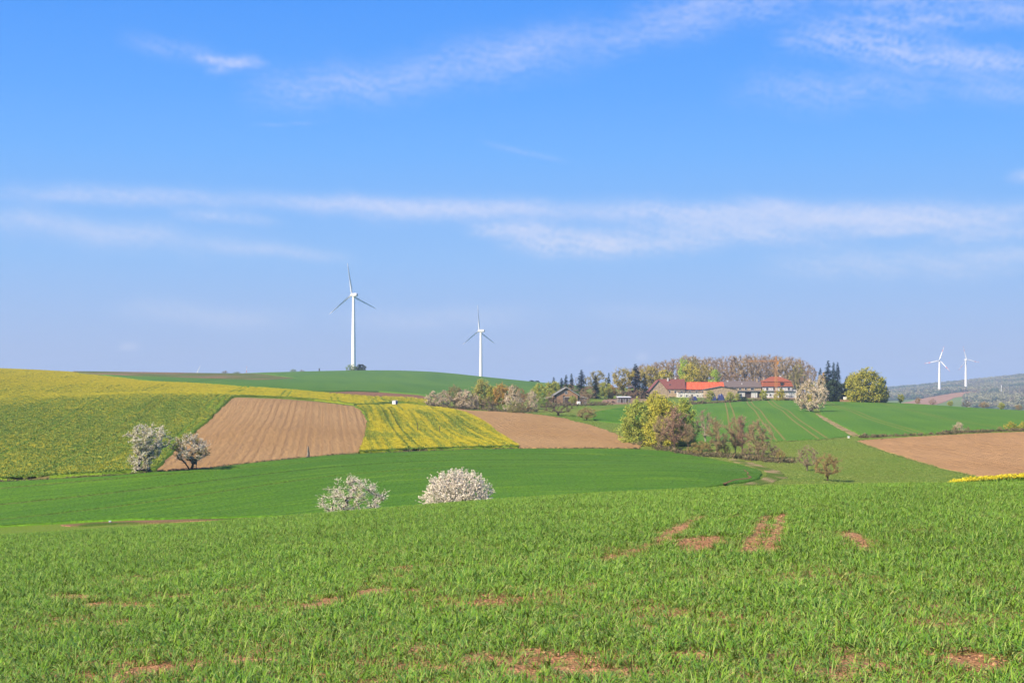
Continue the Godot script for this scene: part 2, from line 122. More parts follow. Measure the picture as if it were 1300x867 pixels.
# kind, x, z, height, width, name, label, group
const TREES = [
	["blossom_lopsided", -52.5, -203.3, 7.4, 5.7, "blossoming_tree", "tall ragged tree in white blossom at the ploughed field corner", "blossoming trees"],
	["blossom_forked", -47.2, -206.4, 6.0, 5.8, "blossoming_tree", "forked tree in thin white blossom with a teal box at its trunk", "blossoming trees"],
	["blossom_open", -12.8, -112.0, 4.8, 5.1, "blossoming_tree", "open white blossoming tree half sunk behind the near wheat crest", "blossoming trees"],
	["blossom_bush", -4.3, -112.0, 4.7, 5.8, "blossoming_bush", "dense dome of white blossom rods rising behind the near wheat crest", "blossoming trees"],
	["willow", 25.6, -289.8, 9.9, 7.5, "willow_tree", "olive green willow at the left end of the willow clump", "willow clump"],
	["willow_yellow", 29.4, -276.0, 10.5, 7.1, "willow_tree", "bright yellow green willow in the middle of the willow clump", "willow clump"],
	["willow", 33.9, -280.3, 10.2, 6.3, "willow_tree", "darker green willow at the right end of the willow clump", "willow clump"],
	["willow_yellow", 32.8, -322.0, 10.8, 7.2, "willow_tree", "willow at the back of the clump with the highest top", "willow clump"],
	["alder", 28.5, -268.3, 6.7, 4.1, "alder_tree", "small brown tree in front of the yellow green willow", "brown trees along the stream"],
	["alder_red", 30.3, -261.5, 9.2, 5.3, "alder_tree", "reddish brown tree against the willow clump", "brown trees along the stream"],
	["alder", 34.3, -273.3, 5.2, 3.1, "alder_tree", "thin brown tree just right of the reddish tree", "brown trees along the stream"],
	["alder_pale", 40.9, -296.9, 7.8, 5.3, "alder_tree", "pale trunked bare tree behind the stream bushes", "brown trees along the stream"],
	["alder", 36.9, -252.5, 7.5, 4.0, "alder_tree", "brown tree with a straight dark trunk right of the yellowish bush", "brown trees along the stream"],
	["alder", 40.5, -254.8, 7.3, 3.4, "alder_tree", "narrow brown tree on the left of the middle stream pair", "brown trees along the stream"],
	["alder_red", 41.7, -253.9, 7.7, 4.3, "alder_tree", "fuller brown tree on the right of the middle stream pair", "brown trees along the stream"],
	["alder", 42.9, -244.0, 7.4, 4.6, "alder_tree", "last brown tree at the right end of the stream row", "brown trees along the stream"],
	["scrub_yellow", 34.3, -255.2, 2.7, 4.6, "stream_bush", "yellowish bush under the pale trunked bare tree", "stream bushes"],
	["scrub_yellow", 38.1, -253.6, 2.6, 2.6, "stream_bush", "thin brown bush beside the straight dark trunk", "stream bushes"],
	["scrub", 44.0, -242.0, 3.4, 4.9, "stream_bush", "dark brown bush at the foot of the last stream tree", "stream bushes"],
	["scrub_yellow", 45.7, -238.9, 2.2, 1.9, "stream_bush", "small tan bush ending the stream row on the right", "stream bushes"],
	["scrub", 42.0, -250.0, 2.4, 2.5, "stream_bush", "low brown bush between the last two stream trees", "stream bushes"],
	["orchard_bare", 44.8, -213.2, 4.2, 3.6, "orchard_tree", "grey bare young tree in the meadow", "meadow trees"],
	["orchard_bud", 42.4, -188.9, 4.0, 3.6, "orchard_tree", "budding tan young tree in front of the grey bare one", "meadow trees"],
	["orchard_dark", 13.9, -419.8, 5.4, 10.3, "orchard_tree", "gnarled bare fruit tree in front of the old barn", "meadow trees"],
	["orchard_bud", 21.4, -403.0, 4.0, 5.9, "orchard_tree", "small budding tree beside the little green patch", "meadow trees"],
	["blossom_round", 100.0, -470.0, 11.4, 10.5, "blossoming_tree", "round beige blossoming tree at the head of the dirt path", "blossoming trees"],
	["blossom_round", 122.9, -560.0, 12.7, 6.3, "blossoming_tree", "pinkish blossoming tree close behind the round beige one", "blossoming trees"],
	["conifer", 140.7, -625.0, 18.0, 7.0, "conifer", "tallest dark conifer right of the farm", "conifers right of the farm"],
	["conifer", 144.7, -632.0, 17.4, 5.3, "conifer", "second of the three tall conifers right of the farm", "conifers right of the farm"],
	["conifer", 144.2, -622.0, 17.3, 4.9, "conifer", "rightmost of the three tall conifers by the round green tree", "conifers right of the farm"],
	["conifer", 140.5, -640.0, 14.8, 5.0, "conifer", "small conifer left of the three tall ones", "conifers right of the farm"],
	["evergreen_bush", 138.2, -608.0, 9.8, 9.5, "evergreen_shrub", "dark evergreen shrub under the tall conifers", "garden shrubs"],
	["evergreen_bush", 143.6, -612.0, 8.4, 8.9, "evergreen_shrub", "dark shrub between the conifers and the round green tree", "garden shrubs"],
	["leafy_round", 151.6, -600.3, 15.6, 18.2, "leafy_tree", "big round green and gold tree at the right end of the farm grove", "grove trees"],
	["leafy_round", 151.9, -625.0, 13.6, 10.5, "leafy_tree", "lower golden tree leaning on the big round tree", "grove trees"],
	["evergreen_bush", 166.1, -630.0, 10.6, 5.6, "evergreen_shrub", "dark shrub behind the right flank of the big round tree", "garden shrubs"],
	["yellow_bush", 128.7, -600.0, 9.6, 6.0, "yellow_shrub", "yellow shrub behind the beige blossoming tree", "garden shrubs"],
	["orange_tree", 145.2, -655.0, 13.6, 5.9, "budding_tree", "orange budding tree between small conifer and tall conifers", "grove trees"],
	["bare_round", 142.9, -690.0, 8.0, 8.5, "bare_tree", "low grey bare tree at the right end of the manor", "grove trees"],
	["yg_tree", 88.1, -624.3, 5.4, 4.9, "garden_tree", "fresh green garden tree before the low gabled shed", "garden trees before the farm"],
	["yg_tree", 95.2, -613.7, 5.1, 4.1, "garden_tree", "fresh green garden tree right of the blue tarpaulins", "garden trees before the farm"],
	["yg_tree", 99.7, -620.3, 4.1, 3.1, "garden_tree", "slender green garden tree before the white outbuilding wall", "garden trees before the farm"],
	["yg_tree", 111.9, -624.4, 5.4, 3.8, "garden_tree", "slim green garden tree below the left corner of the manor", "garden trees before the farm"],
	["yellow_bush", 118.7, -621.8, 6.1, 6.3, "garden_tree", "yellow flowering tree in front of the manor", "garden trees before the farm"],
	["evergreen_bush", 102.3, -619.1, 2.5, 3.1, "garden_tree", "dark round shrub before the white outbuilding wall", "garden trees before the farm"],
	["scrub", 78.0, -611.1, 4.1, 2.7, "garden_tree", "brown shrub left of the dark blue tarpaulin", "garden trees before the farm"],
	["bare_round", 84.0, -617.5, 3.9, 4.8, "garden_tree", "bare pale shrub before the whitewashed wall", "garden trees before the farm"],
	["bare_round", 107.0, -626.4, 2.2, 2.1, "garden_tree", "small bare tree before the dark gateway", "garden trees before the farm"],
	["yg_tree", 168.3, -608.4, 4.5, 3.7, "roadside_tree", "first young tree from the left along the field edge before the far hills", "young trees along the field edge"],
	["orchard_bud", 174.8, -604.9, 3.3, 2.7, "roadside_tree", "second young tree from the left along the field edge before the far hills", "young trees along the field edge"],
	["orchard_dark", 180.4, -602.2, 3.1, 3.4, "roadside_tree", "third young tree from the left along the field edge before the far hills", "young trees along the field edge"],
	["yg_tree", 186.7, -598.5, 2.7, 2.7, "roadside_tree", "fourth young tree from the left along the field edge before the far hills", "young trees along the field edge"],
	["orchard_dark", 192.3, -594.3, 3.3, 4.3, "roadside_tree", "fifth young tree from the left along the field edge before the far hills", "young trees along the field edge"],
	["orchard_bud", 197.8, -588.8, 3.2, 4.3, "roadside_tree", "sixth young tree from the left along the field edge before the far hills", "young trees along the field edge"],
	["yg_tree", 202.8, -582.3, 3.3, 3.3, "roadside_tree", "seventh young tree from the left along the field edge before the far hills", "young trees along the field edge"],
	["orchard_bud", 207.5, -575.4, 2.8, 3.2, "roadside_tree", "eighth young tree from the left along the field edge before the far hills", "young trees along the field edge"],
	["blossom_round", 103.7, -326.1, 2.7, 2.4, "blossoming_bush", "small white blossoming bush in the hedge above the right ploughed field", "hedge bushes"],
	["yellow_bush", 117.9, -332.1, 2.4, 3.3, "hedge_bush", "yellow green bush at the right end of the hedge", "hedge bushes"],
	["yellow_bush", 121.9, -335.5, 2.2, 1.9, "hedge_bush", "yellow green bush cut by the right picture edge", "hedge bushes"],
	["scrub", 102.1, -324.5, 1.9, 1.3, "hedge_bush", "low brown bush left of the small blossoming bush", "hedge bushes"],
	["scrub", 105.5, -325.4, 1.6, 1.5, "hedge_bush", "low brown bush right of the small blossoming bush", "hedge bushes"],
	["orchard_bud", 114.9, -330.9, 1.2, 1.1, "hedge_bush", "tiny tan bush left of the yellow green hedge bush", "hedge bushes"],
	["blossom_round", -26.0, -468.7, 5.7, 6.3, "blossoming_bush", "leftmost pale blossoming bush of the hedgerow", "hedgerow before the turbine hill"],
	["blossom_round", -22.6, -469.0, 6.2, 5.5, "blossoming_bush", "pinkish blossoming bush second from the left in the hedgerow", "hedgerow before the turbine hill"],
	["olive_tree", -19.4, -480.7, 7.5, 7.0, "hedgerow_tree", "olive green tree behind the two leftmost blossoming bushes", "hedgerow before the turbine hill"],
	["blossom_round", -15.5, -469.6, 7.0, 8.9, "blossoming_bush", "broad beige blossoming bush in the hedgerow", "hedgerow before the turbine hill"],
	["blossom_round", -12.4, -469.6, 6.0, 4.2, "blossoming_bush", "small pale bush between the broad beige bush and the tall tree", "hedgerow before the turbine hill"],
	["yg_tall", -10.0, -471.0, 10.7, 7.4, "hedgerow_tree", "tallest yellow green tree of the hedgerow below the right turbine", "hedgerow before the turbine hill"],
	["yg_tree", -6.6, -470.8, 8.6, 5.3, "hedgerow_tree", "yellow green tree left of the orange one", "hedgerow before the turbine hill"],
	["orange_tree", -3.9, -469.9, 9.8, 6.1, "hedgerow_tree", "orange budding tree of the hedgerow", "hedgerow before the turbine hill"],
	["green_bush", -3.4, -467.6, 2.6, 2.6, "hedgerow_bush", "small bright green bush under the orange tree", "hedgerow before the turbine hill"],
	["blossom_round", 0.2, -445.0, 8.9, 6.7, "blossoming_bush", "tall blossoming bush right of the orange tree", "hedgerow before the turbine hill"],
	["orange_bush", 3.1, -461.3, 8.0, 5.2, "hedgerow_bush", "rust coloured bush merged with a tall blossoming one", "hedgerow before the turbine hill"],
	["olive_bush", 1.2, -425.5, 4.3, 5.7, "hedgerow_bush", "low olive bush in front of the rust coloured one", "hedgerow before the turbine hill"],
	["blossom_round", 6.8, -483.0, 7.1, 5.1, "blossoming_bush", "rightmost white blossoming bush of the hedgerow", "hedgerow before the turbine hill"],
	["green_bush", 11.2, -498.7, 3.7, 5.0, "hedgerow_bush", "green bush left of the barn lean to", "hedgerow before the turbine hill"],
	["yg_tree", 9.9, -518.1, 8.7, 6.1, "hedgerow_tree", "yellow green tree left of the barn", "hedgerow before the turbine hill"],
	["yg_tree", 16.8, -590.0, 9.1, 8.3, "hedgerow_tree", "yellow green tree directly behind the barn lean to", "hedgerow before the turbine hill"],
	["olive_tree", -3.0, -590.0, 6.0, 5.9, "hedgerow_tree", "grey olive tree behind the orange one", "hedgerow before the turbine hill"],
	["olive_tree", 0.7, -590.0, 6.9, 5.3, "hedgerow_tree", "dull tree behind the tall blossoming bush", "hedgerow before the turbine hill"],
	["scrub", -7.9, -467.8, 4.7, 5.8, "hedgerow_bush", "brown bush at the foot of the tallest hedgerow tree", "hedgerow before the turbine hill"],
	["scrub", -17.6, -469.9, 4.1, 4.2, "hedgerow_bush", "brown bush beside the broad beige blossoming bush", "hedgerow before the turbine hill"],
	["bare_brown", 14.3, -545.0, 5.0, 4.9, "bare_tree", "brown bare tree in front of the barn lean to", "trees behind the barn"],
	["bare_brown", 27.9, -548.0, 5.0, 4.3, "bare_tree", "brown bare tree in front of the grey barn wing", "trees behind the barn"],
	["yg_tree", 23.5, -545.0, 3.9, 3.7, "garden_tree", "small green tree in front of the barn gable", "trees behind the barn"],
	["conifer", 20.5, -690.0, 8.5, 3.9, "conifer", "leftmost small conifer behind the barn", "trees behind the barn"],
	["conifer", 24.7, -700.0, 8.1, 4.3, "conifer", "second small conifer from the left behind the barn", "trees behind the barn"],
	["conifer", 24.7, -640.0, 10.6, 4.7, "conifer", "conifer left of the pair above the barn ridge", "trees behind the barn"],
	["conifer", 27.3, -645.0, 11.1, 4.0, "conifer", "conifer right of the pair above the barn ridge", "trees behind the barn"],
	["conifer", 31.7, -640.0, 13.2, 6.8, "conifer", "broad dark conifer behind the right end of the barn", "trees behind the barn"],
	["conifer", 38.0, -640.0, 11.0, 5.0, "conifer", "dark conifer between the barn and the manor wood", "trees behind the barn"],
	["conifer", 44.8, -650.0, 11.9, 3.3, "conifer", "slim conifer left of the big olive tree", "trees behind the barn"],
	["conifer", 58.0, -660.0, 16.2, 8.9, "conifer", "largest dark conifer at the edge of the manor wood", "trees behind the barn"],
	["conifer", 61.6, -655.0, 11.8, 5.5, "conifer", "smaller conifer right of the largest one", "trees behind the barn"],
	["bare_round", 31.7, -700.0, 9.6, 6.3, "bare_tree", "pale bare tree between two conifers behind the barn", "trees behind the barn"],
	["olive_tree", 43.5, -720.0, 12.6, 11.3, "budding_tree", "pale olive tree rising behind the dark conifers", "trees behind the barn"],
	["bare_brown", 24.6, -610.0, 7.9, 8.9, "bare_tree", "brown bare tree over the barn ridge", "trees behind the barn"],
	["bare_brown", 32.6, -600.0, 7.5, 8.7, "bare_tree", "brown bare tree at the right end of the barn", "trees behind the barn"],
	["bare_brown", 30.3, -595.0, 6.2, 6.0, "bare_tree", "low brown bare tree against the barn roof", "trees behind the barn"],
	["yg_tree", 42.3, -640.0, 8.4, 6.8, "budding_tree", "yellow budding tree left of the farm yard", "trees behind the barn"],
	["orange_tree", 45.9, -645.0, 6.8, 5.4, "budding_tree", "ochre budding tree over the farm yard", "trees behind the barn"],
	["olive_big", 52.1, -660.0, 14.9, 11.5, "budding_tree", "big olive yellow tree left of the largest conifer", "trees behind the barn"],
	["bare_brown", 54.1, -640.0, 7.6, 5.4, "bare_tree", "brown bare tree under the largest conifer", "trees behind the barn"],
	["bare_brown", 59.0, -650.0, 5.5, 6.6, "bare_tree", "low brown tree left of the gable house", "trees behind the barn"],
	["bare_brown", 48.4, -650.0, 6.0, 4.4, "bare_tree", "thin brown tree above the yard shed", "trees behind the barn"],
	["olive_big", 72.9, -740.0, 15.8, 11.6, "wood_tree", "olive tree of the manor wood above the gable house", "trees of the manor wood"],
	["yellow_tree", 79.7, -730.0, 14.2, 10.2, "wood_tree", "golden tree of the manor wood above the dark red roof", "trees of the manor wood"],
	["lime_tree", 89.7, -735.0, 20.7, 7.4, "wood_tree", "lime green crown high in the manor wood", "trees of the manor wood"],
	["yellow_tree", 92.1, -725.0, 18.2, 9.7, "wood_tree", "bright yellow green tree in the middle of the manor wood", "trees of the manor wood"],
	["olive_big", 99.6, -735.0, 17.5, 9.1, "wood_tree", "olive tree right of the bright yellow green one", "trees of the manor wood"],
	["lime_tree", 102.9, -715.0, 15.1, 6.4, "wood_tree", "vivid green tree above the orange roof", "trees of the manor wood"],
	["olive_tree", 96.6, -750.0, 21.7, 10.1, "wood_tree", "grey green crown on the wood skyline", "trees of the manor wood"],
	["bare_brown", 106.8, -720.0, 12.2, 7.3, "wood_tree", "low russet tree right of the vivid green one", "trees of the manor wood"],
	["bare_brown", 115.2, -722.0, 13.3, 7.3, "wood_tree", "low russet tree above the grey roof", "trees of the manor wood"],
	["bare_brown", 122.2, -725.0, 12.7, 7.3, "wood_tree", "low russet tree above the right end of the grey roof", "trees of the manor wood"],
	["bare_brown", 84.7, -720.0, 11.0, 6.5, "wood_tree", "low russet tree above the dark red roof", "trees of the manor wood"],
	["olive_tree", 148.4, -730.0, 19.1, 9.0, "wood_tree", "olive tree at the right shoulder of the wood", "trees of the manor wood"],
	["forest_bare", 67.7, -774.8, 14.8, 10.3, "wood_tree", "tall bare tree, first from the left in the front rank of the manor wood", "trees of the manor wood"],
	["forest_bare_b", 74.1, -778.8, 17.1, 10.8, "wood_tree", "tall bare tree, second from the left in the front rank of the manor wood", "trees of the manor wood"],
	["forest_bare_c", 79.3, -778.4, 18.2, 10.7, "wood_tree", "tall bare tree, third from the left in the front rank of the manor wood", "trees of the manor wood"],
	["forest_bare", 84.0, -769.3, 19.6, 8.7, "wood_tree", "tall bare tree, fourth from the left in the front rank of the manor wood", "trees of the manor wood"],
	["forest_bare_b", 90.0, -773.0, 20.5, 11.1, "wood_tree", "tall bare tree, fifth from the left in the front rank of the manor wood", "trees of the manor wood"],
	["forest_bare_c", 94.3, -762.3, 22.4, 10.8, "wood_tree", "tall bare tree, sixth from the left in the front rank of the manor wood", "trees of the manor wood"],
	["forest_bare", 100.2, -764.9, 21.4, 9.8, "wood_tree", "tall bare tree, seventh from the left in the front rank of the manor wood", "trees of the manor wood"],
	["forest_bare_b", 106.7, -771.5, 21.3, 10.0, "wood_tree", "tall bare tree, eighth from the left in the front rank of the manor wood", "trees of the manor wood"],
	["forest_bare_c", 110.4, -764.3, 21.6, 8.6, "wood_tree", "tall bare tree, ninth from the left in the front rank of the manor wood", "trees of the manor wood"],
	["forest_bare", 116.8, -778.3, 22.4, 9.4, "wood_tree", "tall bare tree, tenth from the left in the front rank of the manor wood", "trees of the manor wood"],
	["forest_bare_b", 119.2, -763.2, 23.0, 10.5, "wood_tree", "tall bare tree, eleventh from the left in the front rank of the manor wood", "trees of the manor wood"],
	["forest_bare_c", 123.4, -762.8, 23.2, 10.6, "wood_tree", "tall bare tree, twelfth from the left in the front rank of the manor wood", "trees of the manor wood"],
	["forest_bare", 127.7, -762.5, 23.6, 10.1, "wood_tree", "tall bare tree, thirteenth from the left in the front rank of the manor wood", "trees of the manor wood"],
	["forest_bare_b", 134.1, -777.4, 24.2, 8.7, "wood_tree", "tall bare tree, fourteenth from the left in the front rank of the manor wood", "trees of the manor wood"],
	["forest_bare_c", 136.1, -764.3, 24.0, 9.1, "wood_tree", "tall bare tree, fifteenth from the left in the front rank of the manor wood", "trees of the manor wood"],
	["forest_bare", 142.3, -777.4, 24.9, 11.3, "wood_tree", "tall bare tree, sixteenth from the left in the front rank of the manor wood", "trees of the manor wood"],
	["forest_bare_b", 146.6, -779.2, 24.3, 9.5, "wood_tree", "tall bare tree, seventeenth from the left in the front rank of the manor wood", "trees of the manor wood"],
	["forest_bare_c", 149.4, -773.6, 23.9, 10.1, "wood_tree", "tall bare tree, eighteenth from the left in the front rank of the manor wood", "trees of the manor wood"],
	["forest_bare", 154.4, -778.8, 24.0, 9.3, "wood_tree", "tall bare tree, nineteenth from the left in the front rank of the manor wood", "trees of the manor wood"],
	["forest_bare_b", 158.0, -779.3, 23.6, 10.5, "wood_tree", "tall bare tree, twentieth from the left in the front rank of the manor wood", "trees of the manor wood"],
	["forest_bare_c", 159.1, -766.0, 22.5, 10.9, "wood_tree", "tall bare tree, twenty-first from the left in the front rank of the manor wood", "trees of the manor wood"],
	["forest_bare", 162.0, -763.3, 19.7, 9.5, "wood_tree", "tall bare tree, twenty-second from the left in the front rank of the manor wood", "trees of the manor wood"],
	["forest_bare_b", 74.0, -815.5, 15.3, 8.4, "wood_tree", "tall bare tree, first from the left in the rear rank of the manor wood", "trees of the manor wood"],
	["forest_bare_c", 80.4, -828.7, 15.8, 8.4, "wood_tree", "tall bare tree, second from the left in the rear rank of the manor wood", "trees of the manor wood"],
	["forest_bare", 86.1, -833.6, 17.5, 9.4, "wood_tree", "tall bare tree, third from the left in the rear rank of the manor wood", "trees of the manor wood"],
	["forest_bare_b", 90.0, -821.8, 18.5, 9.3, "wood_tree", "tall bare tree, fourth from the left in the rear rank of the manor wood", "trees of the manor wood"],
	["forest_bare_c", 97.2, -839.1, 18.8, 8.6, "wood_tree", "tall bare tree, fifth from the left in the rear rank of the manor wood", "trees of the manor wood"],
	["forest_bare", 101.9, -834.6, 21.9, 10.9, "wood_tree", "tall bare tree, sixth from the left in the rear rank of the manor wood", "trees of the manor wood"],
	["forest_bare_b", 105.0, -817.8, 21.7, 10.8, "wood_tree", "tall bare tree, seventh from the left in the rear rank of the manor wood", "trees of the manor wood"],
	["forest_bare_c", 108.6, -806.6, 20.1, 8.2, "wood_tree", "tall bare tree, eighth from the left in the rear rank of the manor wood", "trees of the manor wood"],
	["forest_bare", 114.4, -811.9, 21.0, 11.2, "wood_tree", "tall bare tree, ninth from the left in the rear rank of the manor wood", "trees of the manor wood"],
	["forest_bare_b", 123.3, -838.0, 20.2, 11.5, "wood_tree", "tall bare tree, tenth from the left in the rear rank of the manor wood", "trees of the manor wood"],
	["forest_bare_c", 126.3, -823.4, 21.9, 9.4, "wood_tree", "tall bare tree, eleventh from the left in the rear rank of the manor wood", "trees of the manor wood"],
	["forest_bare", 132.7, -831.2, 21.3, 8.7, "wood_tree", "tall bare tree, twelfth from the left in the rear rank of the manor wood", "trees of the manor wood"],
	["forest_bare_b", 133.8, -806.3, 21.8, 10.8, "wood_tree", "tall bare tree, thirteenth from the left in the rear rank of the manor wood", "trees of the manor wood"],
	["forest_bare_c", 140.7, -816.9, 22.2, 8.5, "wood_tree", "tall bare tree, fourteenth from the left in the rear rank of the manor wood", "trees of the manor wood"],
	["forest_bare", 145.8, -816.9, 22.8, 11.2, "wood_tree", "tall bare tree, fifteenth from the left in the rear rank of the manor wood", "trees of the manor wood"],
	["forest_bare_b", 150.8, -815.9, 22.8, 10.0, "wood_tree", "tall bare tree, sixteenth from the left in the rear rank of the manor wood", "trees of the manor wood"],
	["forest_bare_c", 154.3, -807.7, 23.5, 8.7, "wood_tree", "tall bare tree, seventeenth from the left in the rear rank of the manor wood", "trees of the manor wood"],
	["forest_bare", 165.7, -839.9, 23.5, 10.7, "wood_tree", "tall bare tree, eighteenth from the left in the rear rank of the manor wood", "trees of the manor wood"],
	["forest_bare_b", 170.9, -839.5, 22.9, 8.6, "wood_tree", "tall bare tree, nineteenth from the left in the rear rank of the manor wood", "trees of the manor wood"],
	["forest_bare_c", 170.7, -813.3, 20.1, 9.5, "wood_tree", "tall bare tree, twentieth from the left in the rear rank of the manor wood", "trees of the manor wood"],
	["bare_brown", 101.8, -741.8, 10.6, 7.1, "wood_sapling", "low brown tree, first from the left under the tall bare manor wood", "trees of the manor wood"],
	["bare_brown", 107.3, -748.7, 11.2, 5.6, "wood_sapling", "low brown tree, second from the left under the tall bare manor wood", "trees of the manor wood"],
	["bare_brown", 111.8, -747.6, 12.5, 6.5, "wood_sapling", "low brown tree, third from the left under the tall bare manor wood", "trees of the manor wood"],
	["bare_brown", 116.6, -749.2, 12.4, 7.0, "wood_sapling", "low brown tree, fourth from the left under the tall bare manor wood", "trees of the manor wood"],
	["bare_brown", 119.2, -736.6, 11.1, 7.0, "wood_sapling", "low brown tree, fifth from the left under the tall bare manor wood", "trees of the manor wood"],
	["bare_brown", 125.6, -747.7, 11.8, 5.8, "wood_sapling", "low brown tree, sixth from the left under the tall bare manor wood", "trees of the manor wood"],
	["bare_brown", 130.6, -750.0, 12.4, 6.4, "wood_sapling", "low brown tree, seventh from the left under the tall bare manor wood", "trees of the manor wood"],
	["bare_brown", 133.7, -741.8, 11.0, 7.4, "wood_sapling", "low brown tree, eighth from the left under the tall bare manor wood", "trees of the manor wood"],
	["bare_brown", 138.4, -742.2, 12.3, 6.9, "wood_sapling", "low brown tree, ninth from the left under the tall bare manor wood", "trees of the manor wood"],
	["bare_brown", 142.0, -737.2, 13.1, 6.2, "wood_sapling", "low brown tree, tenth from the left under the tall bare manor wood", "trees of the manor wood"],
	["bare_brown", 149.0, -749.4, 13.3, 7.5, "wood_sapling", "low brown tree, eleventh from the left under the tall bare manor wood", "trees of the manor wood"],
	["bare_brown", 151.7, -740.1, 12.8, 6.4, "wood_sapling", "low brown tree, twelfth from the left under the tall bare manor wood", "trees of the manor wood"],
	["green_bush", -122.4, -1072.0, 5.9, 10.2, "hilltop_bush", "yellow green bush at the foot of the left turbine", "hilltop bushes"],
	["evergreen_bush", -115.5, -1074.0, 5.5, 9.0, "hilltop_bush", "dark green bush beside the left turbine", "hilltop bushes"],
	["green_bush", -166.6, -1070.0, 2.5, 5.4, "hilltop_bush", "tiny bush on the hill crest left of the turbine", "hilltop bushes"],
	["scrub", -160.0, -1070.0, 2.0, 4.2, "hilltop_bush", "tiny brown bush on the hill crest", "hilltop bushes"],
	["green_bush", -207.7, -1060.0, 1.7, 5.9, "hilltop_bush", "tiny flat bush on the crest above the fallow strip", "hilltop bushes"],
	["scrub", -216.6, -1060.0, 2.8, 4.7, "hilltop_bush", "tiny grey bush on the crest above the fallow strip", "hilltop bushes"],
	["evergreen_bush", 14.4, -1030.0, 2.1, 4.6, "hilltop_bush", "tiny dark tree on the right shoulder of the turbine hill", "hilltop bushes"],
	["evergreen_bush", 18.5, -1032.0, 2.3, 4.6, "hilltop_bush", "tiny bluish tree beside the dark one on the hill shoulder", "hilltop bushes"],
]

var rng := RandomNumberGenerator.new()
var noise := FastNoiseLite.new()
var fine := FastNoiseLite.new()
var taken := {}
var M := {}
var xs := PackedFloat32Array()
var zs := PackedFloat32Array()
var hs := PackedFloat32Array()

func _ready():
	# ---- camera
	var cam := Camera3D.new()
	cam.name = "camera"
	add_child(cam)
	cam.position = Vector3(0, 1.7, 0)
	cam.projection = Camera3D.PROJECTION_FRUSTUM
	cam.near = 0.2
	cam.far = 20000.0
	cam.size = 0.2 * 867.0 / 1786.0
	cam.frustum_offset = Vector2(0, 0.2 * 66.5 / 1786.0)
	cam.current = true
	# ---- sky, exposure, haze
	var env := Environment.new()
	env.background_mode = Environment.BG_SKY
	env.tonemap_mode = Environment.TONE_MAPPER_LINEAR
	env.tonemap_exposure = EXPOSURE
	env.sdfgi_enabled = true
	env.ssao_enabled = true
	env.ssil_enabled = true
	env.fog_enabled = true
	env.fog_density = 0.00014
	env.fog_light_color = Color(0.75, 0.86, 1.0)
	var sky := Sky.new()
	var pano := PanoramaSkyMaterial.new()
	pano.panorama = make_sky()
	sky.sky_material = pano
	env.sky = sky
	var we := WorldEnvironment.new()
	we.name = "world_environment"
	we.environment = env
	add_child(we)
	# ---- sun
	var sun := DirectionalLight3D.new()
	sun.name = "sun"
	sun.light_color = Color(1.0, 0.93, 0.81)
	sun.light_energy = 1.5
	sun.light_angular_distance = 0.53
	sun.shadow_enabled = true
	add_child(sun)
	sun.look_at_from_position(Vector3.ZERO, -Vector3(-0.64, 0.62, 0.45), Vector3.UP)

	noise.seed = 11
	noise.noise_type = FastNoiseLite.TYPE_SIMPLEX_SMOOTH
	noise.frequency = 1.0
	noise.fractal_octaves = 3
	fine.seed = 5
	fine.frequency = 1.0
	fine.fractal_octaves = 2
	rng.seed = 7
	make_materials()
	make_land()
	make_fields()
	make_far_land()
	make_turbines()
	make_farm()
	make_small_things()
	make_trees()
	make_hedges()
	make_rape()
	make_meadow_grass()
	make_wheat()

const EXPOSURE = 2.15

# ---------------------------------------------------------------- naming
func numbered(called: String) -> String:
	var n: int = taken.get(called, 0)
	taken[called] = n + 1
	return called if n == 0 else "%s_%03d" % [called, n]

func tag(o: Node, label: String, category := "", group := "", kind := "") -> Node:
	if label != "":
		o.set_meta("label", label)
	if category != "":
		o.set_meta("category", category)
	if group != "":
		o.set_meta("group", group)
	if kind != "":
		o.set_meta("kind", kind)
	return o

func thing(called: String, label: String, category: String, at := Vector3.ZERO, turn := 0.0, group := "") -> Node3D:
	var o := Node3D.new()
	o.name = numbered(called)
	add_child(o)
	o.position = at
	o.rotation.y = turn
	tag(o, label, category, group)
	return o

func part(called: String, mesh: Mesh, mat: Material, parent: Node) -> MeshInstance3D:
	var o := MeshInstance3D.new()
	o.name = called if parent != self else numbered(called)
	o.mesh = mesh
	o.material_override = mat
	parent.add_child(o, true)
	return o

